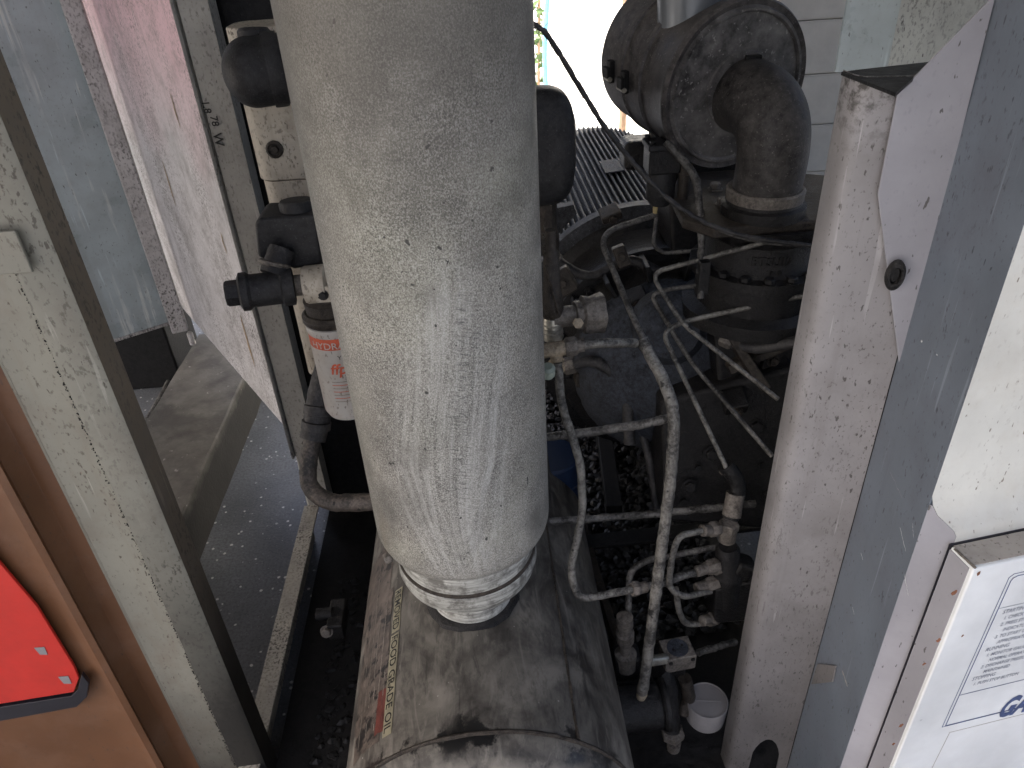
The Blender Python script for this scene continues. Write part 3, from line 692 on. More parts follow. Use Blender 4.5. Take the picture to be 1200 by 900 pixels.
# upper face + ledge + lower face as one swept profile
prof = [(.0, 1.75), (.0, zl+.045), (.003, zl+.030), (.009, zl+.016), (.018, zl+.006), (lip-.003, zl-.002), (lip, zl-.010), (lip, GZ)]
le = onc(1094, 700, lip)           # left edge of the lip face
s_le = (le-Pc).dot(ce)
bm = NB(); 
front = [(Pc+cn*o_+Vector((0,0,z_)), (o_, z_)) for o_, z_ in prof]
def sx(o_): return s_le*(o_/lip) if o_ > 0 else .0
LF = []; RT = []
for o_, z_ in prof:
    LF.append(bm.verts.new(Pc+cn*o_+ce*sx(o_)+Vector((0,0,z_)))); RT.append(bm.verts.new(Pc+cn*o_+ce*1.0+Vector((0,0,z_))))
for i in range(len(prof)-1): bm.faces.new((LF[i], RT[i], RT[i+1], LF[i+1]))
bk = [bm.verts.new(Pc+ce*.0+Vector((0,0,z_))) for o_, z_ in prof[2:]]
bb = bk
for i in range(2, len(prof)-1): 
    pass
o = link_mesh('cabinet_shell', bm, 'cream', cab); bevel(o, .006, 3)
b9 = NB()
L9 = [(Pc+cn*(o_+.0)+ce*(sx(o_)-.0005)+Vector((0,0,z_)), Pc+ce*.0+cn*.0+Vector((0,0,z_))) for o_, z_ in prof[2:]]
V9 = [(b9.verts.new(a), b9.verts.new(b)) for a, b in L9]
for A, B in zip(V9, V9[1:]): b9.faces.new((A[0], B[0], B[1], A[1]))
link_mesh('shade_toned_lip_side', b9, 'gusset', cab)  # lilac grey stands in for shade on the side of the white lip
# control box door standing proud of the cabinet
bt = thing('control_box', 'white control box with instruction placard and large navy letters GA', 'box', onc(1150, 800, lip))
B_tl = onc(1142, 667, lip+bx); zt_ = B_tl.z; sl0 = (B_tl-Pc).dot(ce); bt_s = (onc(1104, 690, lip)-Pc).dot(ce)
def cp(s, z, off): return Pc+ce*s+cn*off+Vector((0,0,z))
g = .0035
bm = NB(); prism(bm, [cp(sl0-.001, GZ, lip+g), cp(sl0-.001, GZ, lip+bx), cp(sl0+.6, GZ, lip+bx), cp(sl0+.6, GZ, lip+g)], (0,0,zt_-GZ))
bevel(link_mesh('box_door', bm, 'box', bt), .003, 3)
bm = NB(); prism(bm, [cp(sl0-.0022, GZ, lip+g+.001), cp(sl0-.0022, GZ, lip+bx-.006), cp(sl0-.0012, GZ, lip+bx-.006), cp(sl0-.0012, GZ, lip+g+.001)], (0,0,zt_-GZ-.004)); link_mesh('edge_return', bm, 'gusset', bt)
bm = NB(); prism(bm, [cp(sl0+.002, zt_+.0004, lip+g+.001), cp(sl0+.002, zt_+.0004, lip+bx-.005), cp(sl0+.6, zt_+.0004, lip+bx-.005), cp(sl0+.6, zt_+.0004, lip+g+.001)], (0,0,.0012)); link_mesh('top_return', bm, 'box_side', bt)
bm = NB(); prism(bm, [cp(sl0-.002, GZ, lip+.0006), cp(sl0-.002, GZ, lip+g-.0006), cp(sl0+.6, GZ, lip+g-.0006), cp(sl0+.6, GZ, lip+.0006)], (0,0,zt_-GZ+.0022)); link_mesh('gap_shadow_strip', bm, 'black_trim', bt)  # black strip stands in for the shadow in the gap behind the box
c0 = cp(sl0, zt_, lip+bx); bm = NB(); sweep(bm, [cp(sl0-.001, zt_+.001, lip+g+.006), cp(sl0+.001, zt_+.002, lip+bx+.0)], .0016, 8, .3, .003); link_mesh('corner_weld', bm, 'fitting', bt)
def pq(u, v): 
    a = onc(u, v, lip+bx); return ((a-Pc).dot(ce), a.z)
def line(pts, wd, mat, name='printed_line'):
    bm = NB()
    for (s0_, z0_), (s1_, z1_) in zip(pts, pts[1:]):
        dx, dz = s1_-s0_, z1_-z0_; L = math.hypot(dx, dz); nx, nz = -dz/L*wd, dx/L*wd; ex, ez = dx/L*wd*.5, dz/L*wd*.5
        prism(bm, [cp(s0_-nx-ex, z0_-nz-ez, lip+bx+.0004), cp(s1_-nx+ex, z1_-nz+ez, lip+bx+.0004), cp(s1_+nx+ex, z1_+nz+ez, lip+bx+.0004), cp(s0_+nx-ex, z0_+nz-ez, lip+bx+.0004)], cn*.0003)
    return link_mesh(name, bm, mat, bt)
sL, zT = pq(1180, 674); sB, zB = pq(1107, 851); sLm = (sL+sB)/2
line([(sLm+.5, zT), (sLm+.006, zT), (sLm, zT-.006), (sLm, zB), (sLm+.5, zB)], .0004, 'blueprint')
off = .0055
line([(sLm+.5, zT-off), (sLm+off+.008, zT-off), (sLm+off+.002, zT-off-.003), (sLm+off, zT-off-.008), (sLm+off, zB+.0015), (sLm+.5, zB+.0015)], .0006, 'blueprint')
_, zD = pq(1122, 815); line([(sLm+off, zD), (sLm+.5, zD)], .0005, 'blueprint')
_, zU = pq(1170, 713); line([(sLm+off+.002, zU), (sLm+.5, zU)], .0003, 'greyprint')
def ctext(s, u, v, size, mat, **k):
    s0_, z0_ = pq(u, v); put_text(s, size, lambda x, y, z: cp(s0_+x, z0_+y, lip+bx+.0008), mat, bt, **k)
sg, zg = pq(1166, 841); put_text('GA', .040, lambda x, y, z: cp(sg+x*.95, zg+y*1.75, lip+bx+.0008), 'blueprint', bt, shear=.3, bold=.0016)
sz = .0082
for s, u, v in (('STARTING', 1171, 735), ('1. CHECK MACHINE', 1168, 744), ('2. PRESS START', 1163, 755), ('   INDICATOR', 1166, 761), ('3. TO START PRESS', 1158, 771), ('   APPROPRIATE', 1160, 777),
                ('RUNNING', 1152, 771+8), ('1. MONITOR UNLOAD', 1150, 790), ('   NORMAL OPERATION', 1152, 797), ('2. DISCHARGE PRESSURE', 1146, 804)):
    pass
zz = zU-.014
for s, ind in (('STARTING', 0), ('1. CHECK MACHINE', .006), ('2. PRESS START', .006), ('    INDICATOR', .006), ('3. TO START UNIT', .006), ('    APPROPRIATE', .006), ('RUNNING', 0), ('1. MONITOR GAUGES', .006), ('    NORMAL OPERATION', .006), ('2. DISCHARGE PRESSURE', .006), ('    MAINTAINED', .006), ('STOPPING', 0), ('1. PUSH STOP BUTTON', .006)):
    z0_ = zz; put_text(s, .0075 if ind else .0085, lambda x, y, z, z0_=z0_, ind=ind: cp(sLm+.016+ind+x, z0_+y*1.35, lip+bx+.0008), 'greyprint', bt, shear=.15, bold=.0001)
    zz -= (zU-zD-.016)/13.2
# thin second sheet mark under the placard
line([(sLm+.02, zB-.022), (sLm+.5, zB-.024)], .0003, 'box_side'); line([(sLm+.02, zB-.022), (sLm+.012, zB-.3)], .0003, 'box_side')
random.seed(5)
for u, v, r_ in ((1118, 695, .004), (1100, 750, .0035), (1083, 778, .003), (1056, 850, .004), (1047, 872, .003), (1128, 745, .002), (1147, 672, .003), (1098, 655+15, .0)):
    if r_ == 0: continue
    c0 = onc(u, v, lip+bx+.0004); bm = NB(); vs = [bm.verts.new(c0+ce*(r_*math.cos(a)*(.6+.7*random.random()))+Vector((0,0,r_*1.3*math.sin(a)*(.5+.8*random.random())))) for a in [i*math.pi/5 for i in range(10)]]
    bm.faces.new(vs); link_mesh('rust_chip', bm, 'rust', bt)
for u, v, L in ((1193, 596, 0), (1112, 580, 1), (1180, 570, 2)): pass
# galvanised sheet behind the jamb
gy = 1.32
gl = thing('galvanised_duct', 'bright mottled sheet metal behind the jamb at the top right', 'duct', at(1050, 60, Y=gy))
x0 = A_(983, 60)*gy; gzb = at(990, 84, Y=gy).z; x1 = A_(1037, 40)*gy
bm = NB(); prism(bm, [(x0, gy, gzb), (x1, gy-.03, gzb), (x1, gy-.024, gzb), (x0, gy+.006, gzb)], (0,0,.5)); link_mesh('left_face', bm, 'door_blue', gl)
bm = NB(); prism(bm, [(x1, gy-.03, 1.1), (x1+.35, gy+.02, 1.1), (x1+.35, gy+.026, 1.1), (x1, gy-.024, 1.1)], (0,0,.6)); link_mesh('right_face', bm, 'galv', gl)

# ================================================================== SEPARATOR TANK
TX, TY, TR = -.068, .978, .150
zb = .584
tk = thing('separator_tank', 'tall dusty grey upright tank with wiped streaks in the centre', 'tank', (TX, TY, zb))
bm = NB(); prof = [(.0, zb-.002), (.118, zb-.001)]
for i in range(9):
    a = -math.pi/2+i*math.pi/16; prof.append((TR-.026+.026*math.cos(a), zb+.036+.036*math.sin(a)))
prof += [(TR, zb+.12+i*.08) for i in range(16)]
lathe(bm, prof, (TX, TY, 0), (0,0,1), 96); link_mesh('shell', bm, 'tank', tk)
bm = NB(); lathe(bm, [(.112, .600), (.121, .590), (.123, .560), (.1205, .536), (.120, .531), (.1245, .527), (.1255, .508), (.121, .492), (.106, .474), (.088, .462), (.075, .456)], (TX, TY, 0), (0,0,1), 80, .004); link_mesh('neck_ring', bm, 'neck', tk)
bm = NB(); lathe(bm, [(.1195, .5365), (.1240, .534), (.1240, .5305), (.1195, .529)], (TX, TY, 0), (0,0,1), 80); link_mesh('ring_groove', bm, 'casting_brown', tk)
bm = NB(); lathe(bm, [(.070, .53), (.070, .44), (.075, .415), (.080, .38), (.08, .36)], (TX, TY, 0), (0,0,1), 64, .01); link_mesh('neck_pipe', bm, 'neck', tk)
pl_ = at(459, 652, Y=.93); bm = NB(); hexnut(bm, pl_, (-1, -.4, -.2), .010, .014); lathe(bm, [(.006,-.02),(.006,.0)], pl_, (-1,-.4,-.2), 10); link_mesh('drain_plug', bm, 'fitting', tk)

bm = NB(); prism(bm, [(-.62, 1.25, 1.82), (.9, 1.25, 1.82), (.9, 2.95, 1.82), (-.62, 2.95, 1.82)], (0,0,.004)); single('added_shade_roof', bm, 'frame_white', 'unseen white roof sheet added above the motor to shade the interior', 'panel', (.1, 2, 1.82))  # unseen sheet, added to keep light out of the interior
# ================================================================== RECEIVER TANK
CX, CZ, CR = -.059, .135, .265
rc = thing('receiver_tank', 'horizontal oil blackened receiver tank under the grey upright tank', 'tank', (CX, .62, CZ))
bm = NB(); prof = [(0.0, .585), (.09, .59), (.17, .608), (.22, .633), (.25, .66), (.2625, .69), (CR, .705)] + [(CR, .72+i*.05) for i in range(19)] + [(.25, 1.66), (.2, 1.70), (0, 1.72)]
lathe(bm, prof, (CX, 0, CZ), (0,1,0), 128); link_mesh('shell', bm, 'receiver', rc)
bm = NB(); K = 260; rr = []
for i in range(K):
    a = 2*math.pi*i/K; w0 = .0045+.0012*noise.noise(Vector((i*.23, 0, 0))); hh = .0032+.0012*noise.noise(Vector((i*.4, 5, 0))); y0 = .696+.0015*noise.noise(Vector((i*.05, 9, 0)))
    rr.append([bm.verts.new((CX+(CR-.002+q)*math.cos(a), y0+yy, CZ+(CR-.002+q)*math.sin(a))) for yy, q in ((-w0, -.004), (-w0*.6, hh), (0, hh*1.35), (w0*.6, hh), (w0, 0))])
for i in range(K):
    A, B = rr[i], rr[(i+1)%K]
    for k in range(4): bm.faces.new((A[k], A[k+1], B[k+1], B[k]))
link_mesh('weld_seam', bm, 'casting_brown', rc)
bm = NB(); lathe(bm, [(.082, 0), (.088, .004), (.084, .012), (.075, .016)], (TX, TY, CZ+CR-.006), (0,0,1), 60, .06); link_mesh('collar_weld', bm, 'casting', rc)
# longitudinal weld line on right flank
def oncyl(y, ang, dr=0): return Vector((CX+(CR+dr)*math.sin(ang), y, CZ+(CR+dr)*math.cos(ang)))
bm = NB(); sweep(bm, [oncyl(.70+.04*i, .62+.0*i) for i in range(22)], .003, 8, .5, .01); link_mesh('side_weld', bm, 'casting_brown', rc)
def cylhit(u, v, r=CR):
    d = ray(u, v); ox, oz = -CX, 1.5-CZ; a = d.x**2+d.z**2; b = 2*(d.x*ox+d.z*oz); c_ = ox*ox+oz*oz-r*r
    D = max(0, b*b-4*a*c_); t = (-b-math.sqrt(D))/2/a; p = EYE+d*t; return p.y, math.atan2(p.x-CX, p.z-CZ)
# tape label
yT, aT = cylhit(468, 690); yB, aB = cylhit(462, 858)
def patch(y0, y1, a0, a1, dr, name, mat, parent, jag=0, ny=10, na=8):
    bm = NB(); G_ = []
    for i in range(ny+1):
        row = []
        for j in range(na+1):
            y = y0+(y1-y0)*i/ny; a = a0+(a1-a0)*j/na
            if jag and (i in (0, ny)): y += jag*noise.noise(Vector((j*1.7, y*30, a*9)))
            if jag and (j in (0, na)): a += jag*3*noise.noise(Vector((i*1.9, a*30, y*9)))
            row.append(bm.verts.new(oncyl(y, a, dr)))
        G_.append(row)
    for i in range(ny):
        for j in range(na): bm.faces.new((G_[i][j], G_[i][j+1], G_[i+1][j+1], G_[i+1][j]))
    return link_mesh(name, bm, mat, parent)
tw = .020/CR
ym = cylhit(463, 742)[0]
patch(yT, ym+.002, aT-tw*.5, aT+tw*.5, .0012, 'tape_label', 'tape', rc, .001)
patch(ym-.003, yB, aT-tw*.55, aT+tw*.5, .0012, 'tape_label', 'tape', rc, .001)
for s, y0, L in (('REMOVED', yT-.004, yT-ym-.012), ('FOOD GRADE OIL', ym-.006, ym-yB-.012)):
    bmx = text_mesh(s, .022); wd_ = max(v.co.x for v in bmx.verts); bmx.free()
    put_text(s, .022, lambda x, y, z, y0=y0, k_=L/wd_: oncyl(y0-x*k_, aT+(y-.0075)/CR, .0018), 'blackprint', rc, bold=.0002)
# cracked stained decals with rows of print
random.seed(3)
def decal(u0, v0, u1, v1, rows, mat='decal', pmat='decal_line', jag=.006, horizontal=True):
    ya, aa = cylhit(u0, v0); yb, ab = cylhit(u1, v1)
    d_ = patch(ya, yb, aa, ab, .0009, 'decal', mat, rc, jag, 12, 8)
    for k in range(rows):
        a = aa+(ab-aa)*(k+.8)/(rows+.6); y0 = min(ya, yb)+.012; y0 += random.random()*.02; y1 = max(ya, yb)-.012-random.random()*.05
        if y1 > y0: patch(y0, y1, a-.003, a+.003, .0015, 'print_row', pmat, d_, .0015, 14, 1)
decal(432, 722, 452, 792, 5)
decal(424, 798, 453, 828, 7)
decal(421, 838, 445, 868, 3)
decal(444, 812, 456, 852, 1, 'decal_red', 'decal_line', .003)
decal(432, 680, 455, 715, 2)
# clamp bracket with nut left of the receiver
bk_ = thing('clamp_bracket', 'small dark clamp bracket with nut left of the receiver tank', 'bracket', at(392, 730, Z=.0))
c0 = at(396, 725, Z=.0); bm = NB(); box(bm, c0, (.04, .09, .05)); bevel(link_mesh('block', bm, 'casting', bk_), .005)
bm = NB(); lathe(bm, [(.016, -.02), (.016, .02)], c0+Vector((-.03, .0, .02)), (1,0,0), 16); link_mesh('roller', bm, 'casting', bk_)
bolt(bk_, c0+Vector((-.02,-.045,.01)), (0,-1,.4), .012, .012, 'fitting', 'nut')
# sludge lumps in the sump
random.seed(11); bm = NB()
for i in range(330):
    x = random.uniform(-.50, -.30); y = random.uniform(.75, 1.6); s = random.uniform(.003, .015)
    z = -.19+max(0, (x+.40))*1.3*random.random()
    c0 = Vector((x, y, z)); r0 = len(bm.verts)
    g_ = bmesh.ops.create_icosphere(bm, subdivisions=1, radius=s, matrix=Matrix.Translation(c0))
    for v in g_['verts']: v.co += (v.co-c0)*noise.noise(v.co*50)*1.2; v.co.z = c0.z+(v.co.z-c0.z)*.55
o = single('sludge', bm, 'black', 'crumbs of brown oily sludge in the sump beside the receiver tank', 'sludge', (-.4, 1.1, -.19), smooth=False); o['kind'] = 'stuff'
# ================================================================== BEHIND / LEFT OF THE TANK
# black cooler casing behind
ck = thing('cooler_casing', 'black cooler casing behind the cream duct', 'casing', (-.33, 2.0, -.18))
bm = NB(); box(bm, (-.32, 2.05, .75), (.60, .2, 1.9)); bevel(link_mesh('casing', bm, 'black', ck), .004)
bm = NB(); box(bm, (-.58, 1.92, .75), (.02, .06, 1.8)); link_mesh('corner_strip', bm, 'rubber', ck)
# cream duct column
cy = 1.52
cxL = A_(282, 127)*cy; col = thing('cream_duct', 'stained cream upright duct behind the grey tank on its left', 'duct', (cxL+.07, cy, .4))
ztop_c = at(285, 32, Y=cy).z; zs_ = at(330, 212, Y=cy).z; zbt = at(375, 440, Y=cy).z
def rrect(cx, cy_, w_, h_, r_, n_=5):
    o_ = []
    for (sx_, sy_, a0) in ((1,1,0),(-1,1,90),(-1,-1,180),(1,-1,270)):
        for i in range(n_+1):
            a = R(a0+90*i/n_); o_.append((cx+sx_*(w_/2-r_)+r_*math.cos(a), cy_+sy_*(h_/2-r_)+r_*math.sin(a)))
    return o_
rr_ = rrect(cxL+.075, cy+.05, .15, .11, .035)
bm = NB(); prism(bm, [(x, y, zs_+.002) for x, y in rr_], (0,0,ztop_c-zs_-.002)); bevel(link_mesh('upper_section', bm, 'column', col), .003)
rr2 = rrect(cxL+.078, cy+.05, .146, .106, .034)
bm = NB(); prism(bm, [(x, y, zbt) for x, y in rr2], (0,0,zs_-zbt)); link_mesh('lower_section', bm, 'column', col)
bm = NB(); c0 = at(322, 175, Y=cy-.006); lathe(bm, [(.017,-.002),(.017,.004),(.013,.006),(.012,.001),(.006,.0)], c0, (-.1,-1,0), 24); hexnut(bm, c0+Vector((.001,0,0)), (-.1,-1,0), .008, .006); link_mesh('port_plug', bm, 'casting_brown', col)
# lower cream strip (tapered) below
# rubber elbow cap
ec = thing('rubber_elbow', 'black rubber elbow cap on the upper part of the cream duct', 'hose', at(292, 86, Y=1.40))
q0 = at(296, 85, Y=1.40); pr = (at(333, 84, Y=1.40)-at(252, 84, Y=1.40)).length/2
bm = NB(); ax = Vector((-1, -.25, -.02)); prof = [(pr*.98, -.12)] + [(pr*.98, -.02)] + [(pr*math.cos(a)*.99, pr*math.sin(a)*.85) for a in [i*math.pi/2/10 for i in range(11)]]
lathe(bm, prof, q0, ax, 40); o = link_mesh('elbow_body', bm, 'rubber', ec)
bm = NB(); lathe(bm, [(pr*1.03, -.05), (pr*1.05, -.045), (pr*1.05, -.03), (pr*1.03, -.025)], q0, ax, 40); link_mesh('band', bm, 'rubber', ec)
bm = NB(); c0 = at(303, 70, Y=1.42); lathe(bm, [(.028, 0), (.028, .045), (.024, .05)], c0, (0,.2,1), 24); link_mesh('neck', bm, 'rubber', ec)
# cast valve body
vb = thing('cast_valve_body', 'black cast valve body above the plugged tee left of the grey tank', 'valve', at(335, 285, Y=1.36))
cc = at(340, 283, Y=1.38); 
bm = NB(); prism(bm, [at(298, 262, Y=1.34), at(303, 256, Y=1.34), at(370, 252, Y=1.34), at(378, 310, Y=1.34), at(345, 316, Y=1.34), at(302, 302, Y=1.34)], (0, .09, 0)); o = link_mesh('body', bm, 'rubber', vb); bevel(o, .012, 3)
bm = NB(); lathe(bm, [(.033, 0), (.033, .04), (.03, .045)], at(352, 262, Y=1.38), (0,.1,1), 24); link_mesh('top_stub', bm, 'rubber', vb)
bm = NB(); sweep(bm, [at(330, 292, Y=1.33), at(320, 322, Y=1.30)], .024, 20, .08); link_mesh('outlet', bm, 'hose', vb)
bm = NB(); a = at(322, 306, Y=1.315); lathe(bm, [(.025, 0), (.029, .002), (.029, .008), (.025, .01)], a, at(318, 330, Y=1.30)-a, 20, .05); link_mesh('collar', bm, 'fitting', vb)
# plugged tee
te = thing('pipe_tee', 'black pipe tee with square plug left of the white canister', 'fitting', at(315, 337, Y=1.30))
L0 = at(268, 344, Y=1.28); L1 = at(352, 334, Y=1.31); dx_ = (L1-L0).normalized(); Lt = (L1-L0).length
bm = NB(); lathe(bm, [(.028, .018), (.036, .022), (.036, .034), (.031, .040), (.031, Lt*.72), (.036, Lt*.75), (.036, Lt*.9), (.028, Lt*.92)], L0, dx_, 28); link_mesh('body', bm, 'rubber', te)
bm = NB(); lathe(bm, [(.021, -.006), (.024, -.002), (.024, .018), (.026, .02)], L0, dx_, 6); link_mesh('plug', bm, 'rubber', te)
bm = NB(); lathe(bm, [(.020, Lt*.9), (.020, Lt*1.15)], L0, dx_, 20); link_mesh('nipple', bm, 'fitting', te)
# oil filter
fc_top = at(388, 372, Y=1.36); fc_r = .5*(at(425, 372, Y=1.36)-at(360, 372, Y=1.36)).length
fz = at(400, 487, Y=1.36-.03).z
fx = at(360, 380, Y=1.36).x+fc_r; fyy = 1.36
fi = thing('oil_filter', 'spin-on white oil filter canister with red band behind the grey tank', 'filter', (fx, fyy, fz))
zt2 = fc_top.z
bm = NB(); lathe(bm, [(fc_r*.6, fz-.004), (fc_r*.9, fz), (fc_r, fz+.012), (fc_r, zt2-.02), (fc_r*1.04, zt2-.016), (fc_r*1.04, zt2-.004), (fc_r*.9, zt2)], (fx, fyy, 0), (0,0,1), 48); link_mesh('canister', bm, 'canister', fi)
bm = NB(); lathe(bm, [(fc_r*1.03, zt2-.001), (fc_r*1.1, zt2+.004), (fc_r*1.1, zt2+.014), (fc_r*.98, zt2+.02)], (fx, fyy, 0), (0,0,1), 48); link_mesh('gasket_rim', bm, 'casting_brown', fi)
bm = NB(); lathe(bm, [(fc_r*.9, zt2+.018), (fc_r*.95, zt2+.045), (fc_r*.8, zt2+.05), (fc_r*.8, zt2+.1), (fc_r*.7, zt2+.11)], (fx, fyy, 0), (0,0,1), 40); link_mesh('filter_head', bm, 'casting_brown', fi)
bm = NB(); a = at(357, 334, Y=1.31); lathe(bm, [(.034,0),(.036,.004),(.036,.04),(.03,.044)], a, (1,.05,0), 28); link_mesh('head_port', bm, 'column', fi)
a = at(379, 344, Y=1.285); bm = NB(); box(bm, a, (.03,.012,.034)); bevel(link_mesh('boss', bm, 'column', fi), .003); bolt(fi, a+Vector((0,-.006,0)), (0,-1,0), .008, .006, 'black')
def onfil(s, z, dr=.0006): 
    a = s/fc_r; return Vector((fx+(fc_r+dr)*math.sin(a), fyy-(fc_r+dr)*math.cos(a), z))
def fpatch(s0, s1, z0, z1, mat, name, dr=.0005):
    bm = NB(); K = 16; A = []; 
    for i in range(K+1):
        s = s0+(s1-s0)*i/K; A.append((bm.verts.new(onfil(s, z0, dr)), bm.verts.new(onfil(s, z1, dr))))
    for a_, b_ in zip(A, A[1:]): bm.faces.new((a_[0], b_[0], b_[1], a_[1]))
    return link_mesh(name, bm, mat, fi)
zb1 = at(385, 397, Y=1.31).z; zb0 = at(385, 410, Y=1.31).z
fpatch(-fc_r*1.2, fc_r*1.2, zb0, zb1, 'redprint', 'red_band')
put_text('HYDRAULIC', .021, lambda x, y, z: onfil(x-fc_r*.86, zb0+.003+y, .0012), 'canister', fi)
put_text('Y', .014, lambda x, y, z: onfil(x+.004, zb0-.022+y, .0010), 'blackprint', fi)
put_text('ffp', .034, lambda x, y, z: onfil(x-.016, zb0-.055+y, .0010), 'redprint', fi, shear=.2, bold=.0006)
for k in range(7): fpatch(-.018, .03, zb0-.075-k*.008, zb0-.0735-k*.008, 'redprint' if k%2 else 'decal_line', 'print_row', .0008)
# rubber hose to the base: upper thick, lower brown bend
hs = thing('return_hose', 'brown dusted rubber hose bending in a U under the white canister', 'hose', at(372, 560, Y=1.34))
P = [at(386, 425, Y=1.46), at(377, 455, Y=1.42), at(371, 495, Y=1.38), at(362, 535, Y=1.34), at(360, 570, Y=1.30), at(385, 590, Y=1.26), at(440, 588, Y=1.24)]
bm = NB(); sweep(bm, rounded(P[2:], .05, 8), .0195, 18, .09); link_mesh('lower_hose', bm, 'hose_brown', hs)
bm = NB(); sweep(bm, rounded([at(392, 400, Y=1.48)]+P[:3]+[at(366, 515, Y=1.36)], .04), .029, 20, .06); link_mesh('upper_sleeve', bm, 'hose', hs)
for (a, b) in (((374,475,1.395),(373,486,1.385)), ((371,493,1.38),(370,503,1.373))):
    p0 = at(a[0],a[1],Y=a[2]); p1 = at(b[0],b[1],Y=b[2]); bm = NB(); lathe(bm, [(.029,0),(.0325,.001),(.0325,(p1-p0).length-.001),(.029,(p1-p0).length)], p0, p1-p0, 24); link_mesh('clamp_band', bm, 'hose', hs)

# ================================================================== RIGHT INTERIOR: big castings
# motor with finned shroud
mcx, mcz, mr = .425, .50, .325
mo = thing('electric_motor', 'big dark electric motor with ribbed dusty shroud behind the pipes', 'motor', (mcx, 2.1, mcz))
bm = NB(); lathe(bm, [(.05, 1.78), (.16, 1.79), (.24, 1.80), (.285, 1.83), (.30, 1.86), (.30, 2.75), (.2, 2.8)], (mcx, 0, mcz), (0,1,0), 72); link_mesh('motor_body', bm, 'casting', mo)
bm = NB(); lathe(bm, [(.300, 1.845), (mr, 1.85), (mr, 1.885), (.3, 1.89)], (mcx, 0, mcz), (0,1,0), 96); link_mesh('shroud_rim', bm, 'shroud', mo)
fm = None
NF = 120
for i in range(NF):
    a = 2*math.pi*i/NF
    if math.sin(a) < .0: continue
    if fm is None:
        b2 = NB(); box(b2, (0, 0, 0), (.006, .8, .026)); fm = bpy.data.meshes.new('fin'); bmesh.ops.bevel(b2, geom=b2.edges[:], offset=.002, segments=1, affect='EDGES'); b2.to_mesh(fm); b2.free(); fm.materials.append(MT['shroud'])
    o = bpy.data.objects.new('fin', fm); C.objects.link(o); o.parent = mo
    o.location = Vector((mcx+(.306)*math.cos(a), 2.30, mcz+(.306)*math.sin(a)))-mo.location; o.rotation_euler = (0, math.pi/2-a, 0)
# nameplate on the fins
an = math.atan2(at(720, 205, Y=2.15).z-mcz, at(720, 205, Y=2.15).x-mcx)
bm = NB(); cpt = Vector((mcx+.325*math.cos(an), 2.2, mcz+.325*math.sin(an))); box(bm, cpt, (.055, .12, .004), Matrix.Rotation(math.pi/2-an, 3, 'Y')); bevel(link_mesh('nameplate', bm, 'blue_dust', mo), .001)
# feet of the shroud (blue-white corner at left)
bm = NB(); prism(bm, [at(648, 245, Y=1.86), at(654, 275, Y=1.86), at(676, 250, Y=1.86), at(672, 240, Y=1.86)], (0,.03,0)); link_mesh('shroud_bracket', bm, 'shroud', mo)
# bell housing arcs in front
bh = thing('bell_housing', 'dark round coupling housing between motor and air end', 'housing', (.42, 1.6, .5))
bm = NB(); lathe(bm, [(.30, 1.80), (.285, 1.77), (.285, 1.70), (.27, 1.69), (.25, 1.60), (.235, 1.595), (.19, 1.58)], (mcx+.01, 0, mcz-.02), (0,1,0), 90); link_mesh('housing', bm, 'casting', bh)
bm = NB(); lathe(bm, [(.285, 1.69), (.298, 1.688), (.298, 1.672), (.285, 1.67)], (mcx+.01, 0, mcz-.02), (0,1,0), 90); link_mesh('flange', bm, 'casting', bh)
for i in range(12):
    a = 2*math.pi*i/12+.2; 
    if math.sin(a) > -.2: bolt(bh, (mcx+.01+.267*math.cos(a), 1.665, mcz-.02+.267*math.sin(a)), (0,-1,0), .010, .010)
for i in range(9):
    a = R(20+i*20); bm = NB(); c_ = Vector((mcx+.01+.262*math.cos(a), 1.64, mcz-.02+.262*math.sin(a))); box(bm, c_, (.012, .10, .06), Matrix.Rotation(math.pi/2-a, 3, 'Y')); bevel(link_mesh('rib', bm, 'casting', bh), .003)
random.seed(31)
for i, (u, v, y, sx_, sz_) in enumerate(((660, 330, 1.55, .05, .06), (690, 360, 1.6, .06, .03), (728, 300, 1.6, .03, .05), (745, 350, 1.55, .05, .03), (715, 250, 1.72, .05, .02), (900, 420, 1.38, .04, .05), (690, 440, 1.55, .07, .04), (860, 470, 1.30, .05, .03))):
    c_ = at(u, v, Y=y); mb = thing('machine_bracket', ['oily bracket lowest beside the relief valve outlet', 'flat oily bracket right of the relief valve outlet', 'small black bracket under the shroud rim', 'black clamp behind the tall thin pipe', 'flat black lug on the shroud rim', 'oily lug beside the diagonal ribs', 'black block behind the branch pipe', 'flat lug on the end cover'][i], 'bracket', c_)
    rot = Matrix.Rotation(random.uniform(-.5, .5), 3, 'Y') @ Matrix.Rotation(random.uniform(-.4, .4), 3, 'X')
    bm = NB(); box(bm, c_, (sx_, .05, sz_), rot); bevel(link_mesh('plate', bm, 'casting' if i % 2 else 'casting_brown', mb), .004)
    bolt(mb, c_+rot@Vector((0, -.025, 0)), rot@Vector((0,-1,0)), .010, .009, 'casting_brown')
# air end: blue-dusty dome
ae = thing('air_end', 'dusty blue grey compressor air end casting behind the thin pipes', 'compressor', (.45, 1.45, .4))
dc = Vector((.432, 1.56, .505)); dr_ = .225
bm = NB(); prof = [(dr_*math.cos(t), -.16*math.sin(t)) for t in [i*math.pi/2/12 for i in range(12)]]; prof = [(dr_, .2)] + prof + [(0.0, -.16)]
lathe(bm, prof, dc, (0,1,.0), 72, .02); link_mesh('dome', bm, 'blue_dust', ae)
bm = NB(); dome2 = at(790, 395, Y=1.40); lathe(bm, [(.085,.06),(.08,.0),(.06,-.02),(0,-.025)], dome2+Vector((0,.03,0)), (.1,1,-.3), 48, .05); link_mesh('boss', bm, 'blue_dust', ae)
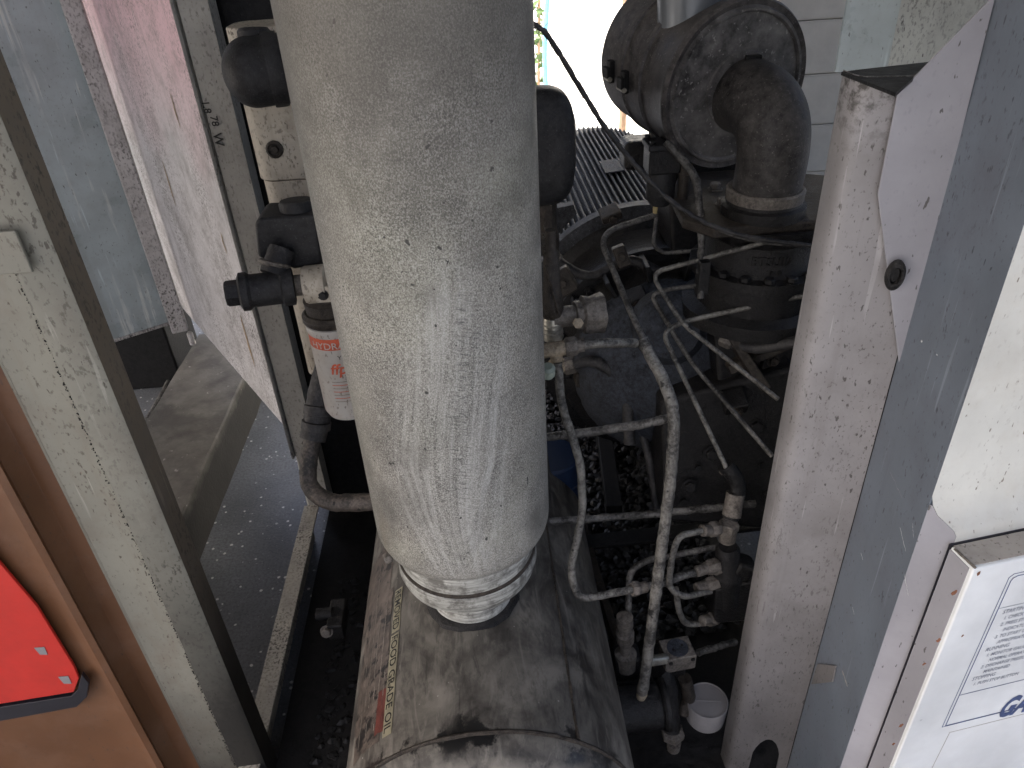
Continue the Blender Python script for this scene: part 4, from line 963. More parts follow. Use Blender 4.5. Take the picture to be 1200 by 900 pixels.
# lower cover with bolts, seen bottom right of the pipes
cv = [at(672, 470, Y=1.38), at(745, 440, Y=1.36), at(930, 450, Y=1.30), at(935, 600, Y=1.28), at(800, 600, Y=1.30), at(770, 590, Y=1.32), at(768, 500, Y=1.34)]
cv = [Vector((v.x, v.y, v.z)) for v in cv]
bm = NB(); prism(bm, [at(775, 470, Y=1.36), at(935, 430, Y=1.32), at(940, 625, Y=1.26), at(778, 612, Y=1.28)], (0, .2, 0)); o = link_mesh('end_cover', bm, 'casting', ae); bevel(o, .012, 3)
for u, v in ((833, 532), (808, 570), (886, 500), (900, 580)):
    bolt(ae, at(u, v, Y=1.31 if v < 540 else 1.288), (0,-1,.35), .014, .010)
for u, v in ((818, 549), (801, 588), (893, 545)):
    bm = NB(); lathe(bm, [(.008, 0), (.008, .004)], at(u, v, Y=1.30 if v < 560 else 1.285), (0,-1,.3), 14); link_mesh('tapped_hole', bm, 'black', ae)
bm = NB(); prism(bm, [at(842, 380, Y=1.33), at(852, 376, Y=1.33), at(905, 455, Y=1.26), at(893, 460, Y=1.26)], (0, .06, -.01)); bevel(link_mesh('rib', bm, 'casting_brown', ae), .004)
bm = NB(); prism(bm, [at(852, 430, Y=1.35), at(940, 395, Y=1.32), at(945, 402, Y=1.31), at(858, 440, Y=1.34)], (0, .06, -.01)); bevel(link_mesh('rib', bm, 'casting_brown', ae), .004)
bm = NB(); prism(bm, [at(835, 365, Y=1.40), at(950, 340, Y=1.40), at(950, 480, Y=1.34), at(845, 490, Y=1.34)], (0, .15, 0)); bevel(link_mesh('gear_case', bm, 'casting', ae), .01)
# intake valve stack
iv = thing('intake_valve', 'oily cast intake valve under the rubber elbow', 'valve', at(890, 300, Y=1.40))
zf = at(880, 252, Y=1.36).z; vx, vy = .575, 1.42
bm = NB(); pp = [at(786, 228, Z=zf), at(800, 256, Z=zf), at(838, 268, Z=zf), at(960, 258, Z=zf), at(975, 205, Z=zf), at(800, 192, Z=zf)]; prism(bm, [Vector((a.x, a.y, zf)) for a in pp], (0,0,-.022)); bevel(link_mesh('top_plate', bm, 'casting_brown', iv), .006)
for u, v in ((847, 240), (893, 249), (838, 222), (930, 243)): bolt(iv, at(u, v, Z=zf), (0,0,1), .012, .012, 'fitting')
bm = NB(); lathe(bm, [(.125, zf-.02), (.118, zf-.05), (.112, zf-.055), (.112, zf-.10), (.12, zf-.115), (.14, zf-.118), (.14, zf-.135), (.125, zf-.14), (.125, zf-.20), (.15, zf-.21), (.15, zf-.24), (.1, zf-.25)], (vx, vy, 0), (0,0,1), 64, .02); link_mesh('valve_body', bm, 'casting', iv)
for k in range(8):
    a = R(200+k*20); bolt(iv, (vx+.129*math.cos(a), vy+.129*math.sin(a), zf-.118), (0,0,1), .011, .010, 'casting')
def onv(s, z, r_=.1125): a = s/r_; return Vector((vx+r_*math.sin(a), vy-r_*math.cos(a), z))
put_text('BTSU12', .024, lambda x, y, z: onv(x-.055, zf-.087+y, .1125+z+.001), 'casting', iv, name='cast_lettering', extrude=.0015, bold=.0008)
put_text('1 8', .020, lambda x, y, z: onv(x-.02, zf-.112+y, .1135+z+.001), 'casting', iv, name='cast_lettering', extrude=.0015, bold=.0008)
bm = NB(); prism(bm, [at(782, 176, Y=1.64), at(940, 165, Y=1.64), at(940, 300, Y=1.64), at(788, 300, Y=1.64)], (0,.16,0)); bevel(link_mesh('mounting_pedestal', bm, 'casting', iv), .01)
bm = NB(); lathe(bm, [(.012,0),(.012,.05),(.016,.052),(.016,.07)], at(800, 232, Z=zf), (0,0,1), 12, .1); link_mesh('stud', bm, 'casting_brown', iv)
# small servo valve with screws (left of the filter foot)
sv = thing('solenoid_valve', 'small black solenoid valve with screws below the air filter', 'valve', at(776, 190, Y=1.5))
c0 = at(776, 186, Y=1.5); bm = NB(); box(bm, c0, (.066, .06, .05)); bevel(link_mesh('valve_block', bm, 'casting', sv), .005)
bm = NB(); box(bm, c0+Vector((.0,0,.03)), (.072, .066, .012)); bevel(link_mesh('cover', bm, 'rubber', sv), .003)
for sx_, sy_ in ((-1,-1),(1,-1),(-1,1),(1,1)): bolt(sv, c0+Vector((sx_*.027, sy_*.024, .036)), (0,0,1), .006, .006, 'casting')
bm = NB(); lathe(bm, [(.026,0),(.03,-.02),(.03,-.06),(.02,-.075)], c0+Vector((0,0,-.02)), (0,0,1), 28); link_mesh('coil', bm, 'rubber', sv)
bm = NB(); box(bm, at(750, 178, Y=1.8), (.09, .08, .07)); o = single('junction_box', bm, 'casting', 'rounded grey junction box below the air filter rim', 'box', at(750, 178, Y=1.8)); bevel(o, .014, 3)
bm = NB(); sweep(bm, [at(763, 140, Y=1.75), at(764, 172, Y=1.75)], .007, 10, .1); single('bracket_rod', bm, 'pipe_dark', 'short rod between junction box and air filter', 'rod', at(763, 150, Y=1.75))
# black oval rubber boot right of the tank
ob = thing('rubber_boot', 'smooth black oval rubber boot sticking out right of the grey tank', 'boot', at(650, 172, Y=1.35))
def pill(c, w_, h_, d_, mat, name):
    bm = NB(); bmesh.ops.create_uvsphere(bm, u_segments=40, v_segments=28, radius=1)
    for v in bm.verts:
        x, y, z = v.co; f = lambda t, p_: math.copysign(abs(t)**p_, t); v.co = Vector(c)+Vector((f(x,.55)*w_, f(y,.6)*d_, f(z,.62)*h_))
    link_mesh(name, bm, mat, ob)
zt3, zb3 = at(655, 104, Y=1.35).z, at(655, 243, Y=1.35).z
pill((at(676, 172, Y=1.35).x-.07, 1.38, (zt3+zb3)/2), .07, (zt3-zb3)/2, .05, 'rubber', 'boot')
pill((at(681, 182, Y=1.35).x-.06, 1.43, (zt3+zb3)/2-.01), .06, (zt3-zb3)/2*.86, .05, 'rubber', 'boot_flange')
# bracket stand below it
bm = NB(); sweep(bm, [at(640, 238, Y=1.38), at(646, 300, Y=1.38)], .018, 14, .15); single('boot_stem', bm, 'casting_brown', 'dark stem below the oval rubber boot', 'pipe', at(642, 260, Y=1.38))

# ================================================================== AIR FILTER
fd = Vector((.30, -.95, -.10)).normalized(); F0 = Vector((.512, 1.48, 1.178)); fr_ = .158
af = thing('air_filter', 'large round sooty air filter housing at the top', 'filter', F0)
prof = [(.0, -.30), (fr_*.8, -.30), (fr_*.93, -.285), (fr_*.94, -.20), (fr_*.965, -.198), (fr_*.965, -.188), (fr_*.94, -.186), (fr_*.94, -.125), (fr_*.97, -.123), (fr_*.97, -.112), (fr_*.94, -.11), (fr_*.95, -.03), (fr_*1.0, -.02), (fr_*1.01, -.008), (fr_*.985, .0), (fr_*.93, -.004)]
bm = NB(); lathe(bm, prof, F0, fd, 96); link_mesh('housing', bm, 'filter_can', af)
bm = NB(); lathe(bm, [(fr_*.935, -.008), (fr_*.90, .004), (fr_*.87, .004), (fr_*.85, -.002), (fr_*.82, .000), (fr_*.45, .003), (fr_*.44, .008), (0, .008)], F0, fd, 96); link_mesh('end_plate', bm, simple_dust := greasy('chalky_end_plate', (.032,.030,.030), (.30,.29,.28), 1.0, .6, .45, bump=.3, upmin=.5), af)
# latches
fx_, fy_, _ = frame_of(fd)
for t_, ang in ((-.155, 201), (-.075, 201), ):
    rdir = (fx_*math.cos(R(ang)) + fy_*math.sin(R(ang)))
    for sgn in (1,):
        pass
def latch(u, v, Yg):
    c0 = at(u, v, Y=Yg); rv = (c0-F0); rv -= fd*rv.dot(fd); rv.normalize(); ax_t = (c0-F0).dot(fd); c1 = F0+fd*ax_t+rv*fr_*.98; tg = fd.cross(rv)
    lt = thing_child('latch', af, c1)
    bm = NB(); box(bm, c1, (.02,.02,.02)); 
    Mx = Matrix((tg, fd, rv)).transposed(); bm.free(); bm = NB(); box(bm, c1, (.045, .016, .012), Mx); bevel(link_mesh('latch', bm, 'black', af), .002)
    bm = NB(); box(bm, c1+rv*.010, (.022, .022, .008), Mx); bevel(link_mesh('latch_bow', bm, 'black', af), .002)
    bm = NB(); lathe(bm, [(.005,-.014),(.005,.014)], c1+rv*.008+tg*.012, fd, 10); link_mesh('latch_pin', bm, 'steelband', af)
def thing_child(n_, p_, c_): return None
latch(735, 80, 1.66); latch(750, 92, 1.60)
# inlet duct
idt = thing('inlet_duct', 'smooth grey round duct standing on top of the air filter', 'duct', at(812, 20, Y=1.53))
c0 = at(811, 22, Y=1.56); bm = NB(); lathe(bm, [(.064, -.03), (.066, -.03), (.066, .3)], c0, (-.06,0,1), 48); link_mesh('duct', bm, 'ductgrey', idt)
bm = NB(); lathe(bm, [(.060, -.10), (.070, -.045), (.070, -.035)], c0, (-.06,0,1), 48); link_mesh('collar', bm, 'filter_can', idt)
# elbow
el = thing('intake_elbow', 'dusty black rubber intake elbow from filter face down to the valve', 'hose', at(890, 150, Y=1.4))
E0 = F0+fd*.0+Vector((.012,0,-.014)); E3 = Vector((at(899, 232, Y=1.36).x, 1.375, zf+.03))
Ecorner = Vector((E3.x+.004, 1.335, E0.z+.012))
path = [E0.lerp(Ecorner, 0)]; K = 28
path = [E0*(1-t)**3 + (E0.lerp(Ecorner, .72))*3*t*(1-t)**2 + (Ecorner.lerp(E3, .25))*3*t*t*(1-t) + E3*t**3 for t in [i/K for i in range(K+1)]]
bm = NB(); sweep(bm, path, lambda t: .0665+.003*math.cos(t*3), 48, 0, .012); link_mesh('elbow', bm, 'elbow', el)
bm = NB(); lathe(bm, [(.066, .0), (.073, .002), (.074, .02), (.070, .024)], E3-Vector((0,0,.004)), (0,0,1), 48, .01); link_mesh('clamp', bm, 'fitting', el)
bm = NB(); lathe(bm, [(.080, -.032), (.080, -.012), (.072, -.008), (.070, .0)], E3, (0,0,1), 48); link_mesh('cuff', bm, 'casting', el)
cl = E0+fd*.02+Vector((0,0,.074)); bm = NB(); box(bm, cl, (.03,.012,.008)); bevel(link_mesh('clamp_screw', bm, 'black', el), .002)

# ================================================================== PIPEWORK
def pipe(label, pts, r, mat='pipe', rad=.03, lump=.09, name='steel_pipe', cat='pipe', nuts=(), group=None):
    W = [at(u, v, Y=y) for u, v, y in pts]
    r0 = thing(name, label, cat, W[len(W)//2], group)
    bm = NB(); path = rounded(W, rad, 7); sweep(bm, path, r, 12, lump, .006); link_mesh('tube', bm, mat, r0)
    for e in nuts:
        if e == 0: a, b = W[0], W[1]
        else: a, b = W[-1], W[-2]
        d_ = (b-a).normalized(); bm = NB(); hexnut(bm, a, d_, r*2.0, r*2.6); link_mesh('nut', bm, 'fitting', r0)
        bm = NB(); lathe(bm, [(r*1.5, r*2.5), (r*1.5, r*4)], a, d_, 14, .1); link_mesh('collar', bm, 'fitting', r0)
    return r0
pipe('long thick pale pipe bending down in front to the grey cylinder', [(768,252,1.50),(701,274,1.45),(745,380,1.22),(792,470,1.10),(786,560,1.06),(752,812,.95)], .0060, rad=.05, mat='pipe_dark')
# thicker lower half sleeve
pipe('thick caked pipe section from the upper bend down to the brass end', [(752,398,1.185),(792,472,1.095),(786,562,1.055),(754,806,.948)], .0112, rad=.06, lump=.10, name='thick_pipe')
c0 = at(752, 812, Y=.948); e_ = thing('pipe_end_fitting', 'pale chipped brass fitting at the foot of the thick pipe', 'fitting', c0); dn = (at(752,815,Y=.946)-at(758,780,Y=.955)).normalized()
bm = NB(); lathe(bm, [(.0105,-.02),(.012,-.016),(.012,-.004),(.0105,0)], c0, dn, 20, .1); link_mesh('band', bm, 'fitting', e_); bm = NB(); lathe(bm, [(.009, 0), (.0115, .003), (.010, .016), (.006,.018)], c0, dn, 10, .4); link_mesh('stub', bm, 'brass', e_)
pipe('short level pipe from the brass tee to the tall thick pipe', [(662,407,1.13),(700,402,1.13),(745,402,1.18)], .0085, name='branch_pipe', nuts=(0,))
pipe('level bar pipe joining the tall thick pipe halfway down', [(640,512,1.16),(700,505,1.15),(755,497,1.12),(783,490,1.115)], .0085, name='cross_pipe', mat='pipe_dark')
pipe('pipe hanging from the brass tee and turning right at the bottom', [(654,425,1.12),(657,470,1.11),(681,545,1.08),(683,600,1.06),(668,670,1.02),(678,703,1.0),(745,690,1.03),(775,684,1.05)], .0078, rad=.03, name='bent_pipe')
c0 = at(740, 691, Y=1.028); d_ = at(760, 687, Y=1.04)-c0; cf = thing('pipe_coupling', 'dusty coupling nut where the bent pipe crosses the thick pipe', 'fitting', c0)
bm = NB(); hexnut(bm, c0, d_, .0155, .018); link_mesh('nut', bm, 'fitting', cf); bm = NB(); lathe(bm, [(.012,.016),(.012,.034)], c0, d_, 14, .1); link_mesh('sleeve', bm, 'fitting', cf)
pipe('stub pipe from the coupling nut to the regulator', [(775,684,1.06),(800,674,1.08),(846,664,1.12)], .0085, mat='pipe_dark', nuts=(1,), name='stub_pipe')
pipe('dark level pipe across the machine below the gravel', [(636,612,1.22),(760,603,1.22),(885,590,1.22)], .0085, mat='pipe_dark', lump=.2, name='level_pipe')
pipe('thin pipe from the jamb looping down to the big hose end', [(940,347,1.30),(800,377,1.32),(776,390,1.30),(800,440,1.26),(852,550,1.14)], .005, rad=.035, name='thin_pipe')
pipe('thin pipe from the intake valve bending down right behind it', [(900,283,1.30),(762,320,1.36),(800,380,1.30),(912,468,1.18)], .0047, rad=.03, name='thin_pipe')
pipe('darker thin pipe behind running down right to the jamb', [(850,332,1.42),(788,338,1.42),(762,345,1.42),(810,425,1.32),(905,535,1.14)], .005, rad=.04, mat='pipe_dark', name='thin_pipe')
pipe('small thin pipe elbow below the ribbed shroud', [(770,250,1.52),(765,288,1.50),(778,297,1.50),(830,292,1.48)], .0045, rad=.03, mat='pipe_dark', name='thin_pipe')
pipe('upright dark pipe in front of the intake valve', [(780,166,1.46),(816,205,1.42),(822,270,1.36),(821,350,1.30)], .0075, rad=.03, mat='pipe_dark', name='upright_pipe', lump=.25)
bm = NB(); box(bm, at(824, 325, Y=1.31), (.022, .02, .07)); bevel(single('pipe_clip', bm, 'casting', 'dark clip block on the upright pipe', 'clip', at(824, 325, Y=1.31)), .003)
bm = NB(); sweep(bm, [at(768, 215, Y=1.50), at(770, 232, Y=1.5), at(767, 250, Y=1.5)], .005, 8, .4); single('wire_tag', bm, 'cloth', 'dirty yellow tag hanging at the corner of the ribbed shroud', 'tag', at(768, 230, Y=1.5))
# cable
cb = thing('black_cable', 'black dusty cable sagging diagonally from the grey tank to the valve', 'cable', at(735, 185, Y=1.3))
W = [at(625, 28, Y=1.18), at(640, 38, Y=1.20), at(672, 90, Y=1.24), at(706, 146, Y=1.28), at(738, 186, Y=1.30), at(770, 222, Y=1.30), at(805, 250, Y=1.29), at(850, 272, Y=1.28), at(900, 282, Y=1.27), at(950, 288, Y=1.26)]
bm = NB(); sweep(bm, rounded(W, .05, 6), .0042, 10, .3, .005); link_mesh('cord', bm, 'hose', cb)
bm = NB(); W2 = [w_+Vector((.004, .006, -.006-.004*math.sin(i*1.7))) for i, w_ in enumerate(W[3:])]; sweep(bm, rounded(W2, .05, 6), .0025, 8, .4, .005); link_mesh('twisted_wire', bm, 'pipe_dark', cb)
def lint(parent, pts, n, sp):
    bm = NB()
    for k in range(n):
        i = random.randrange(len(pts)-1); a_ = pts[i].lerp(pts[i+1], random.random())+Vector((random.gauss(0, sp*.3), -sp*.4, random.gauss(0, sp*.3))); q1 = a_+Vector((random.gauss(0,sp), random.gauss(0,sp*.5), random.gauss(0,sp))); q2 = q1+Vector((random.gauss(0,sp), 0, random.gauss(-sp*.4,sp)))
        sweep(bm, rounded([a_, q1, q2], .01, 3), .00045, 3, 0, .02)
    o = link_mesh('lint', bm, 'casting_brown', parent, smooth=False); o['kind'] = 'stuff'
lint(cb, W, 90, .006)
for ob_ in [o for o in C.objects if o.name.startswith(('thick_pipe', 'bent_pipe', 'cross_pipe', 'level_pipe', 'steel_pipe'))]:
    t_ = [c_ for c_ in ob_.children if c_.name.startswith('tube')][0]; vs = t_.data.vertices; L_ = [Vector(vs[i*12].co)+ob_.location for i in range(0, len(vs)//12, 6)]
    lint(ob_, L_, 70, .005)
# brass tee and gauge block by the tank
bt2 = thing('brass_tee', 'dusty brass tee fitting at the right flank of the grey tank', 'fitting', at(652, 410, Y=1.13))
c0 = at(652, 409, Y=1.13)
bm = NB(); lathe(bm, [(.013,-.03),(.013,.018)], c0, (1,.05,.05), 18, .08); link_mesh('run', bm, 'brass', bt2)
bm = NB(); hexnut(bm, at(662, 407, Y=1.13), (1,.03,.03), .017, .018); link_mesh('nut', bm, 'fitting', bt2)
bm = NB(); lathe(bm, [(.011,0),(.011,-.035)], c0, (0,0,1), 16, .08); link_mesh('branch', bm, 'brass', bt2)
bm = NB(); hexnut(bm, c0+Vector((0,0,-.045)), (0,0,1), .016, .02); link_mesh('nut', bm, 'brass', bt2)
bm = NB(); lathe(bm, [(.011,0),(.013,.004),(.013,.02),(.008,.024)], at(642, 440, Y=1.10), (0,-.3,1), 12); single('green_plug', bm, simple('verdigris', (.26,.30,.25), .3, 40, .6), 'small pale green plug on the flank of the grey tank', 'plug', at(642, 440, Y=1.10))
# relief valve
rv = thing('relief_valve', 'dirty relief valve with bright band right of the grey tank', 'valve', at(648, 375, Y=1.18))
c0 = at(648, 398, Y=1.18)
bm = NB(); lathe(bm, [(.014,0),(.0185,.003),(.0185,.045),(.016,.05)], c0, (0,0,1), 28, .03); link_mesh('bright_band', bm, 'steelband', rv)
for k in range(4):
    bm = NB(); lathe(bm, [(.0185,.0),(.0195,.001),(.0195,.003),(.0185,.004)], c0+Vector((0,0,.006+k*.009)), (0,0,1), 28); link_mesh('ridge', bm, 'steelband', rv)
bm = NB(); lathe(bm, [(.017,.048),(.021,.055),(.021,.085),(.016,.1),(.013,.17),(.009,.175),(.009,.21)], c0, (0,0,1), 24, .12); link_mesh('bonnet', bm, 'casting_brown', rv)
a = at(660, 372, Y=1.18); b = at(706, 366, Y=1.19); L_ = (b-a).length
bm = NB(); lathe(bm, [(.018,-.02),(.018,L_*.28),(.024,L_*.30),(.025,L_*.45),(.033,L_*.5),(.037,L_*.7),(.034,L_*1.0),(.02,L_*1.02)], a, b-a, 40, .35); link_mesh('outlet', bm, 'fitting', rv)
bm = NB(); hexnut(bm, at(677, 378, Y=1.15), (0,-1,.3), .010, .008); link_mesh('plug', bm, 'brass', rv)
bm = NB(); W = [at(640, 310, Y=1.17), at(648, 340, Y=1.16), at(655, 368, Y=1.155)]; sweep(bm, rounded(W, .03), .0028, 8, .6, .003); link_mesh('seal_wire', bm, 'casting_brown', rv)
bm = NB()
for k in range(30):
    a_ = at(640+random.gauss(0,3), 285+random.gauss(0,5), Y=1.2); sweep(bm, rounded([a_, a_+Vector((random.gauss(0,.008),0,random.gauss(0,.008))), a_+Vector((random.gauss(0,.012),0,random.gauss(0,.012)))], .01, 3), .0006, 4, 0, .004)
o = link_mesh('lint', bm, 'pipe', rv); o['kind'] = 'stuff'

# big hose end and regulator cluster (lower right)
he = thing('hose_end', 'dark swivel hose end above the regulator', 'hose', at(862, 580, Y=1.14))
bm = NB(); sweep(bm, rounded([at(850, 545, Y=1.15), at(864, 562, Y=1.14), at(864, 582, Y=1.13), at(856, 608, Y=1.11)], .03, 8), .0165, 20, .06); link_mesh('elbow', bm, 'casting', he)
bm = NB(); sweep(bm, [at(862, 578, Y=1.13), at(857, 604, Y=1.112)], .0185, 20, .08); link_mesh('ferrule', bm, 'fitting', he)
bm = NB(); hexnut(bm, at(848, 548, Y=1.15), (at(858,560,Y=1.14)-at(848,548,Y=1.15)), .013, .012); link_mesh('nut', bm, 'fitting', he)
rg = thing('pressure_regulator', 'greasy regulator block with side fittings beside the jamb', 'regulator', at(852, 660, Y=1.12))
RZ = lambda u, v, y=1.12: at(u, v, Y=y)
bm = NB(); hexnut(bm, RZ(855, 612), (RZ(850, 640)-RZ(855, 612)), .021, .02); lathe(bm, [(.018,.01),(.018,.05)], RZ(855, 612), (0,0,-1), 18, .1); link_mesh('top_cross', bm, 'fitting', rg)
bm = NB(); lathe(bm, [(.02, -.0), (.026, .01), (.026, .06), (.034, .075), (.036, .10), (.034, .17), (.02, .185)], RZ(853, 640), (.08,-.0,-1), 28, .05); link_mesh('body', bm, 'casting', rg)
bm = NB(); prism(bm, [RZ(838, 692, 1.09), RZ(885, 682, 1.09), RZ(880, 728, 1.09), RZ(836, 732, 1.09)], (0, .06, 0)); bevel(link_mesh('block', bm, 'casting', rg), .006)
bm = NB(); box(bm, RZ(868, 665, 1.12), (.05,.05,.05), Matrix.Rotation(.5, 3, 'Y')); bevel(link_mesh('cap', bm, 'casting', rg), .01)
for (u0, v0, u1, v1) in ((845, 619, 822, 622), (846, 680, 815, 690), (846, 660, 815, 670), (842, 724, 822, 728)):
    a = RZ(u0, v0, 1.11); b = RZ(u1, v1, 1.09); bm = NB(); hexnut(bm, a.lerp(b, .15), b-a, .0165, (b-a).length*.45); lathe(bm, [(.0105, (b-a).length*.5), (.0125, (b-a).length*.6), (.0125, (b-a).length*.95), (.009, (b-a).length)], a, b-a, 14, .1); link_mesh('side_fitting', bm, 'fitting', rg)
pipe('pale tube looping out of the regulator and back in', [(822,622,1.09),(795,628,1.07),(788,650,1.06),(783,688,1.05),(800,700,1.05),(832,693,1.09)], .0068, rad=.03, lump=.1, name='loop_tube')
pipe('small dark tube curling under the loop tube to the block', [(792,690,1.08),(795,715,1.08),(803,733,1.09),(838,728,1.10)], .0068, rad=.03, name='curl_tube', mat='pipe')
pipe('dark rear tube arching over to the hose stack', [(846,640,1.16),(760,656,1.14),(738,668,1.12),(735,745,1.05)], .0072, rad=.04, mat='pipe_dark', name='arch_tube')
fs = thing('fitting_stack', 'dark stack of fittings left of the thick pipe foot', 'fitting', at(735, 760, Y=1.04))
a = at(732, 722, Y=1.05); 
bm = NB(); lathe(bm, [(.012,0),(.018,-.003),(.018,-.03),(.014,-.034),(.014,-.05),(.02,-.054),(.02,-.08),(.013,-.085),(.013,-.12),(.024,-.124),(.024,-.17)], a, (-.05,0,1), 20, .08); link_mesh('fittings', bm, 'fitting', fs)
bm = NB(); box(bm, a+Vector((.01,.01,-.17)), (.06,.05,.08)); bevel(link_mesh('valve_body', bm, 'casting', fs), .01)
# solenoid block w/ round top
sb = thing('square_valve_block', 'square dark valve block with round top beside the thick pipe', 'valve', at(795, 765, Y=1.05))
zs3 = at(795, 768, Y=1.04).z
pp = [at(772, 750, Z=zs3), at(806, 744, Z=zs3), at(817, 768, Z=zs3), at(781, 775, Z=zs3)]
bm = NB(); prism(bm, [Vector((a.x, a.y, zs3)) for a in pp], (0,0,-.045)); bevel(link_mesh('block', bm, 'fitting', sb), .003)
cc = sum((Vector((a.x, a.y, zs3)) for a in pp), Vector((0,0,0)))/4
bm = NB(); lathe(bm, [(.024,-.002),(.024,.0012),(.022,.0014),(.021,.0005),(0,.0005)], cc, (0,0,1), 32); link_mesh('round_plate', bm, 'blue_dust', sb)
for dx2 in (-.011, .011): bm = NB(); lathe(bm, [(.003,0),(.003,.001)], cc+Vector((dx2, .005*dx2/.011, .0008)), (0,0,1), 10); link_mesh('pin_hole', bm, 'black', sb)
fd_ = (pp[2]-pp[3]).normalized(); 
for t in (.15, .87):
    a = Vector(pp[3]).lerp(Vector(pp[2]), t); bm = NB(); lathe(bm, [(.005,0),(.005,.002)], Vector((a.x, a.y-.0005, zs3-.010)), Vector((.1,-1,0)), 10); link_mesh('screw_hole', bm, 'black', sb)
bm = NB(); box(bm, cc+Vector((.0,.01,-.075)), (.045,.04,.05)); bevel(link_mesh('lower_block', bm, 'casting', sb), .006)
bm = NB(); a = at(758, 775, Y=1.02); b = at(780, 772, Y=1.04); lathe(bm, [(.012,0),(.012,(b-a).length)], a, b-a, 16, .05); link_mesh('nipple', bm, 'steelband', sb)
bm = NB(); sweep(bm, [at(818, 765, Y=1.08), at(862, 752, Y=1.12)], .008, 10, .2); link_mesh('stub', bm, 'pipe_dark', sb)
# grey cylinder under the thick pipe
gc_ = thing('oil_cylinder', 'short dark grey cylinder lying right of the receiver tank', 'cylinder', at(745, 825, Y=.95))
a = at(700, 835, Y=.97); b = at(775, 826, Y=.97); bm = NB(); L_ = (b-a).length; lathe(bm, [(.05, 0), (.05, L_-.008), (.044, L_)], a, b-a, 40, .01); link_mesh('cylinder', bm, 'casting', gc_)
bm = NB(); lathe(bm, [(.052, L_-.001), (.056, L_+.004), (.056, L_+.012), (.05, L_+.014)], a, b-a, 40); link_mesh('rim', bm, 'casting', gc_)
# big dark elbow pipe
de = thing('cast_elbow', 'dark cast pipe elbow between grey cylinder and white cap', 'fitting', at(790, 830, Y=1.0))
bm = NB(); sweep(bm, rounded([at(772, 785, Y=1.04), at(782, 800, Y=1.03), at(787, 858, Y=.99)], .04, 8), .0215, 20, .06); link_mesh('pipe', bm, 'casting', de)
bm = NB(); lathe(bm, [(.026,0),(.027,.004),(.027,.018),(.02,.02)], at(788, 862, Y=.985), (0,0,1), 6); link_mesh('nut', bm, 'fitting', de)
bm = NB(); lathe(bm, [(.014,-.03),(.016,-.01),(.016,0)], at(790, 870, Y=.985), (0,0,1), 14, .1); link_mesh('plug', bm, 'fitting', de)
bm = NB(); sweep(bm, rounded([at(803, 795, Y=1.04), at(808, 820, Y=1.03), at(800, 835, Y=1.02)], .02), .0155, 14, .1); link_mesh('branch', bm, 'casting_brown', de)
# white cap
cpx = at(828, 826, Y=1.02); wr = .5*(at(851, 828, Y=1.02)-at(805, 828, Y=1.02)).length
cp_ = thing('plastic_cap', 'round grey white plastic cap beside the foot of the jamb', 'cap', cpx)
zc_ = cpx.z
bm = NB(); lathe(bm, [(wr*.9, zc_-.046), (wr*.93, zc_-.043), (wr*.96, zc_-.02), (wr, zc_+.012), (wr, zc_+.018), (wr*.96, zc_+.019), (wr*.95, zc_+.0155), (wr*.3, zc_+.016), (wr*.0, zc_+.016)], (cpx.x, cpx.y, 0), (0,0,1), 48); link_mesh('cap', bm, 'cap', cp_)
bm = NB(); box(bm, (cpx.x, cpx.y, zc_+.0160), (wr*1.3, .003, .002), Matrix.Rotation(-.15, 3, 'Z')); link_mesh('moulded_bar', bm, 'cap', cp_)

# base beams and gravel bed seen between the pipes
random.seed(4); bm = NB()
for i in range(2600):
    x = random.uniform(.06, .62); y = random.uniform(1.3, 2.6); s = random.uniform(.008, .02); c0 = Vector((x, y, -.185+random.uniform(0,.012)))
    g_ = bmesh.ops.create_icosphere(bm, subdivisions=1, radius=s, matrix=Matrix.Translation(c0) @ Matrix.Rotation(random.random()*6, 4, 'Z') @ Matrix.Diagonal((1, random.uniform(.6,1), random.uniform(.5,.9), 1)))
    for v in g_['verts']: v.co += (v.co-c0)*noise.noise(v.co*80)*.6
o = single('gravel', bm, 'gravel', 'dark oily gravel seen under the machine between the pipes', 'gravel', (.3, 1.9, -.185), smooth=False); o['kind'] = 'stuff'
bm = NB()  # pale colour stands in for daylight seen through two floor openings
for (u0, v0, u1, v1) in ((664, 474, 682, 494), (690, 470, 713, 494)):
    for i in range(110):
        c0 = at(random.uniform(u0, u1), random.uniform(v0, v1), Z=-.165); s_ = random.uniform(.006, .013)
        bmesh.ops.create_icosphere(bm, subdivisions=1, radius=s_, matrix=Matrix.Translation(c0) @ Matrix.Rotation(random.random()*6, 4, 'X'))
o = single('daylight_toned_gravel', bm, simple('daylight_toned_chippings', (.42,.44,.47), .4, 60, .8), 'pale heaps standing in for two daylit floor openings left of the tall thick pipe', 'gravel', at(690, 484, Z=-.165), smooth=False); o['kind'] = 'stuff'
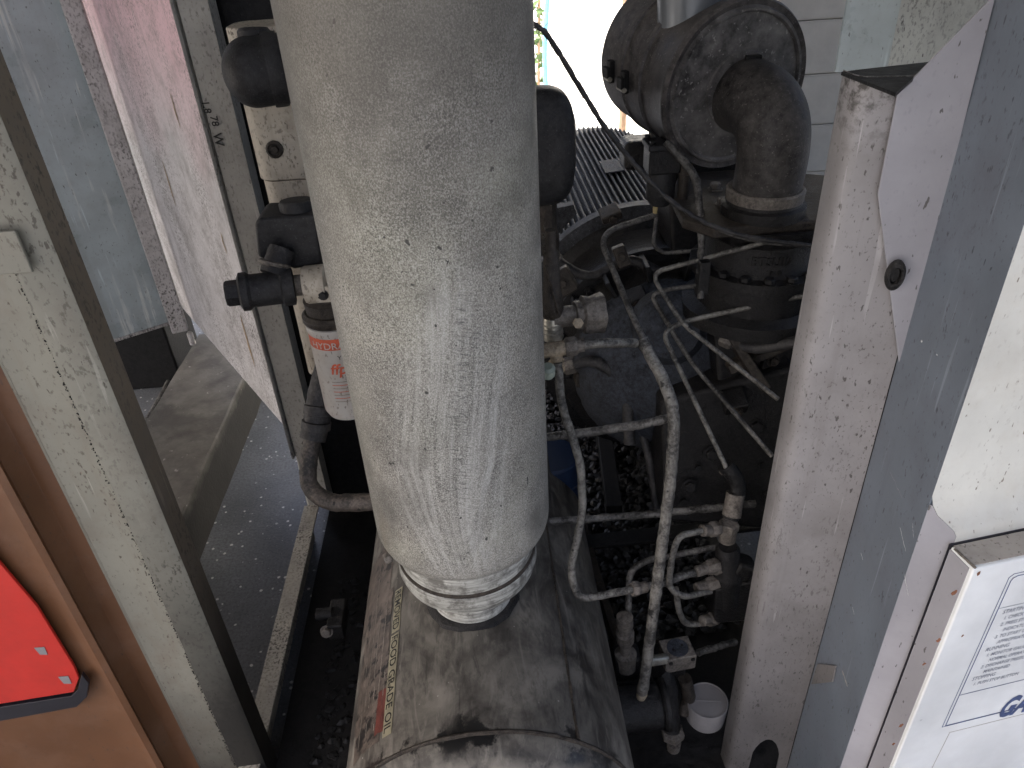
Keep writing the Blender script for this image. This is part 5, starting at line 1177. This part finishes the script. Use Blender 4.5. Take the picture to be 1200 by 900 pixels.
for k, (pts_, r_) in enumerate(([[(645,300,1.7),(690,330,1.66),(735,300,1.66),(775,320,1.62)], .012], [[(660,430,1.5),(700,420,1.48),(735,455,1.45),(738,520,1.4)], .014], [[(770,345,1.5),(800,352,1.46),(838,342,1.44)], .009], [[(845,395,1.34),(880,410,1.30),(935,400,1.26)], .012], [[(735,455,1.5),(760,530,1.42),(770,600,1.35)], .010])):
    r0 = thing('rubber_hose', ['black hose curving across the round housing below the ribbed shroud', 'black hose behind the level bar pipe', 'short black hose over the dusty dome', 'black hose passing behind the jamb at the ribs', 'black hose running down beside the end cover'][k], 'hose', at(*pts_[1][:2], Y=pts_[1][2]))
    bm = NB(); sweep(bm, rounded([at(u, v, Y=y) for u, v, y in pts_], .05), r_, 14, .12); link_mesh('tube', bm, 'hose', r0)
    bm = NB(); a_ = at(*pts_[0][:2], Y=pts_[0][2]); b_ = at(*pts_[1][:2], Y=pts_[1][2]); hexnut(bm, a_, b_-a_, r_*1.5, r_*2.2); link_mesh('end_nut', bm, 'fitting', r0)
def bar(label, pts, w_, h_, mat='black', name='base_beam'):
    A = at(*pts[0][:2], Z=pts[0][2]); B = at(*pts[1][:2], Z=pts[1][2]); d_ = (B-A); L_ = d_.length; rot = d_.to_track_quat('Y', 'Z').to_matrix(); bm = NB(); box(bm, (A+B)/2, (w_, L_, h_), rot); bevel(single(name, bm, mat, label, 'beam', (A+B)/2), .003)
bar('narrow black beam crossing the gravel behind the bent pipe', ((692, 395, -.1), (720, 600, -.1)), .05, .05)
bar('dark angle iron running beside the grey tank towards the receiver', ((652, 520, .0), (730, 780, .0)), .02, .05, 'casting_brown')
bar('flat dark bar below the level pipe', ((650, 640, .02), (900, 612, .02)), .05, .012, 'casting')
dr = thing('blue_drum', 'dark blue drum glimpsed between grey tank and pipes', 'drum', at(662, 570, Y=1.42))
bm = NB(); p0 = at(660, 540, Y=1.48); lathe(bm, [(.07, -.13), (.075, -.125), (.075, .05), (.07, .055), (.0, .055)], (p0.x-.035, p0.y, p0.z-.03), (0,0,1), 40); link_mesh('drum_body', bm, 'bluebox', dr)
bm = NB(); lathe(bm, [(.076, .0), (.079, .003), (.076, .006)], (p0.x-.035, p0.y, p0.z-.05), (0,0,1), 40); link_mesh('drum_hoop', bm, 'bluebox', dr)
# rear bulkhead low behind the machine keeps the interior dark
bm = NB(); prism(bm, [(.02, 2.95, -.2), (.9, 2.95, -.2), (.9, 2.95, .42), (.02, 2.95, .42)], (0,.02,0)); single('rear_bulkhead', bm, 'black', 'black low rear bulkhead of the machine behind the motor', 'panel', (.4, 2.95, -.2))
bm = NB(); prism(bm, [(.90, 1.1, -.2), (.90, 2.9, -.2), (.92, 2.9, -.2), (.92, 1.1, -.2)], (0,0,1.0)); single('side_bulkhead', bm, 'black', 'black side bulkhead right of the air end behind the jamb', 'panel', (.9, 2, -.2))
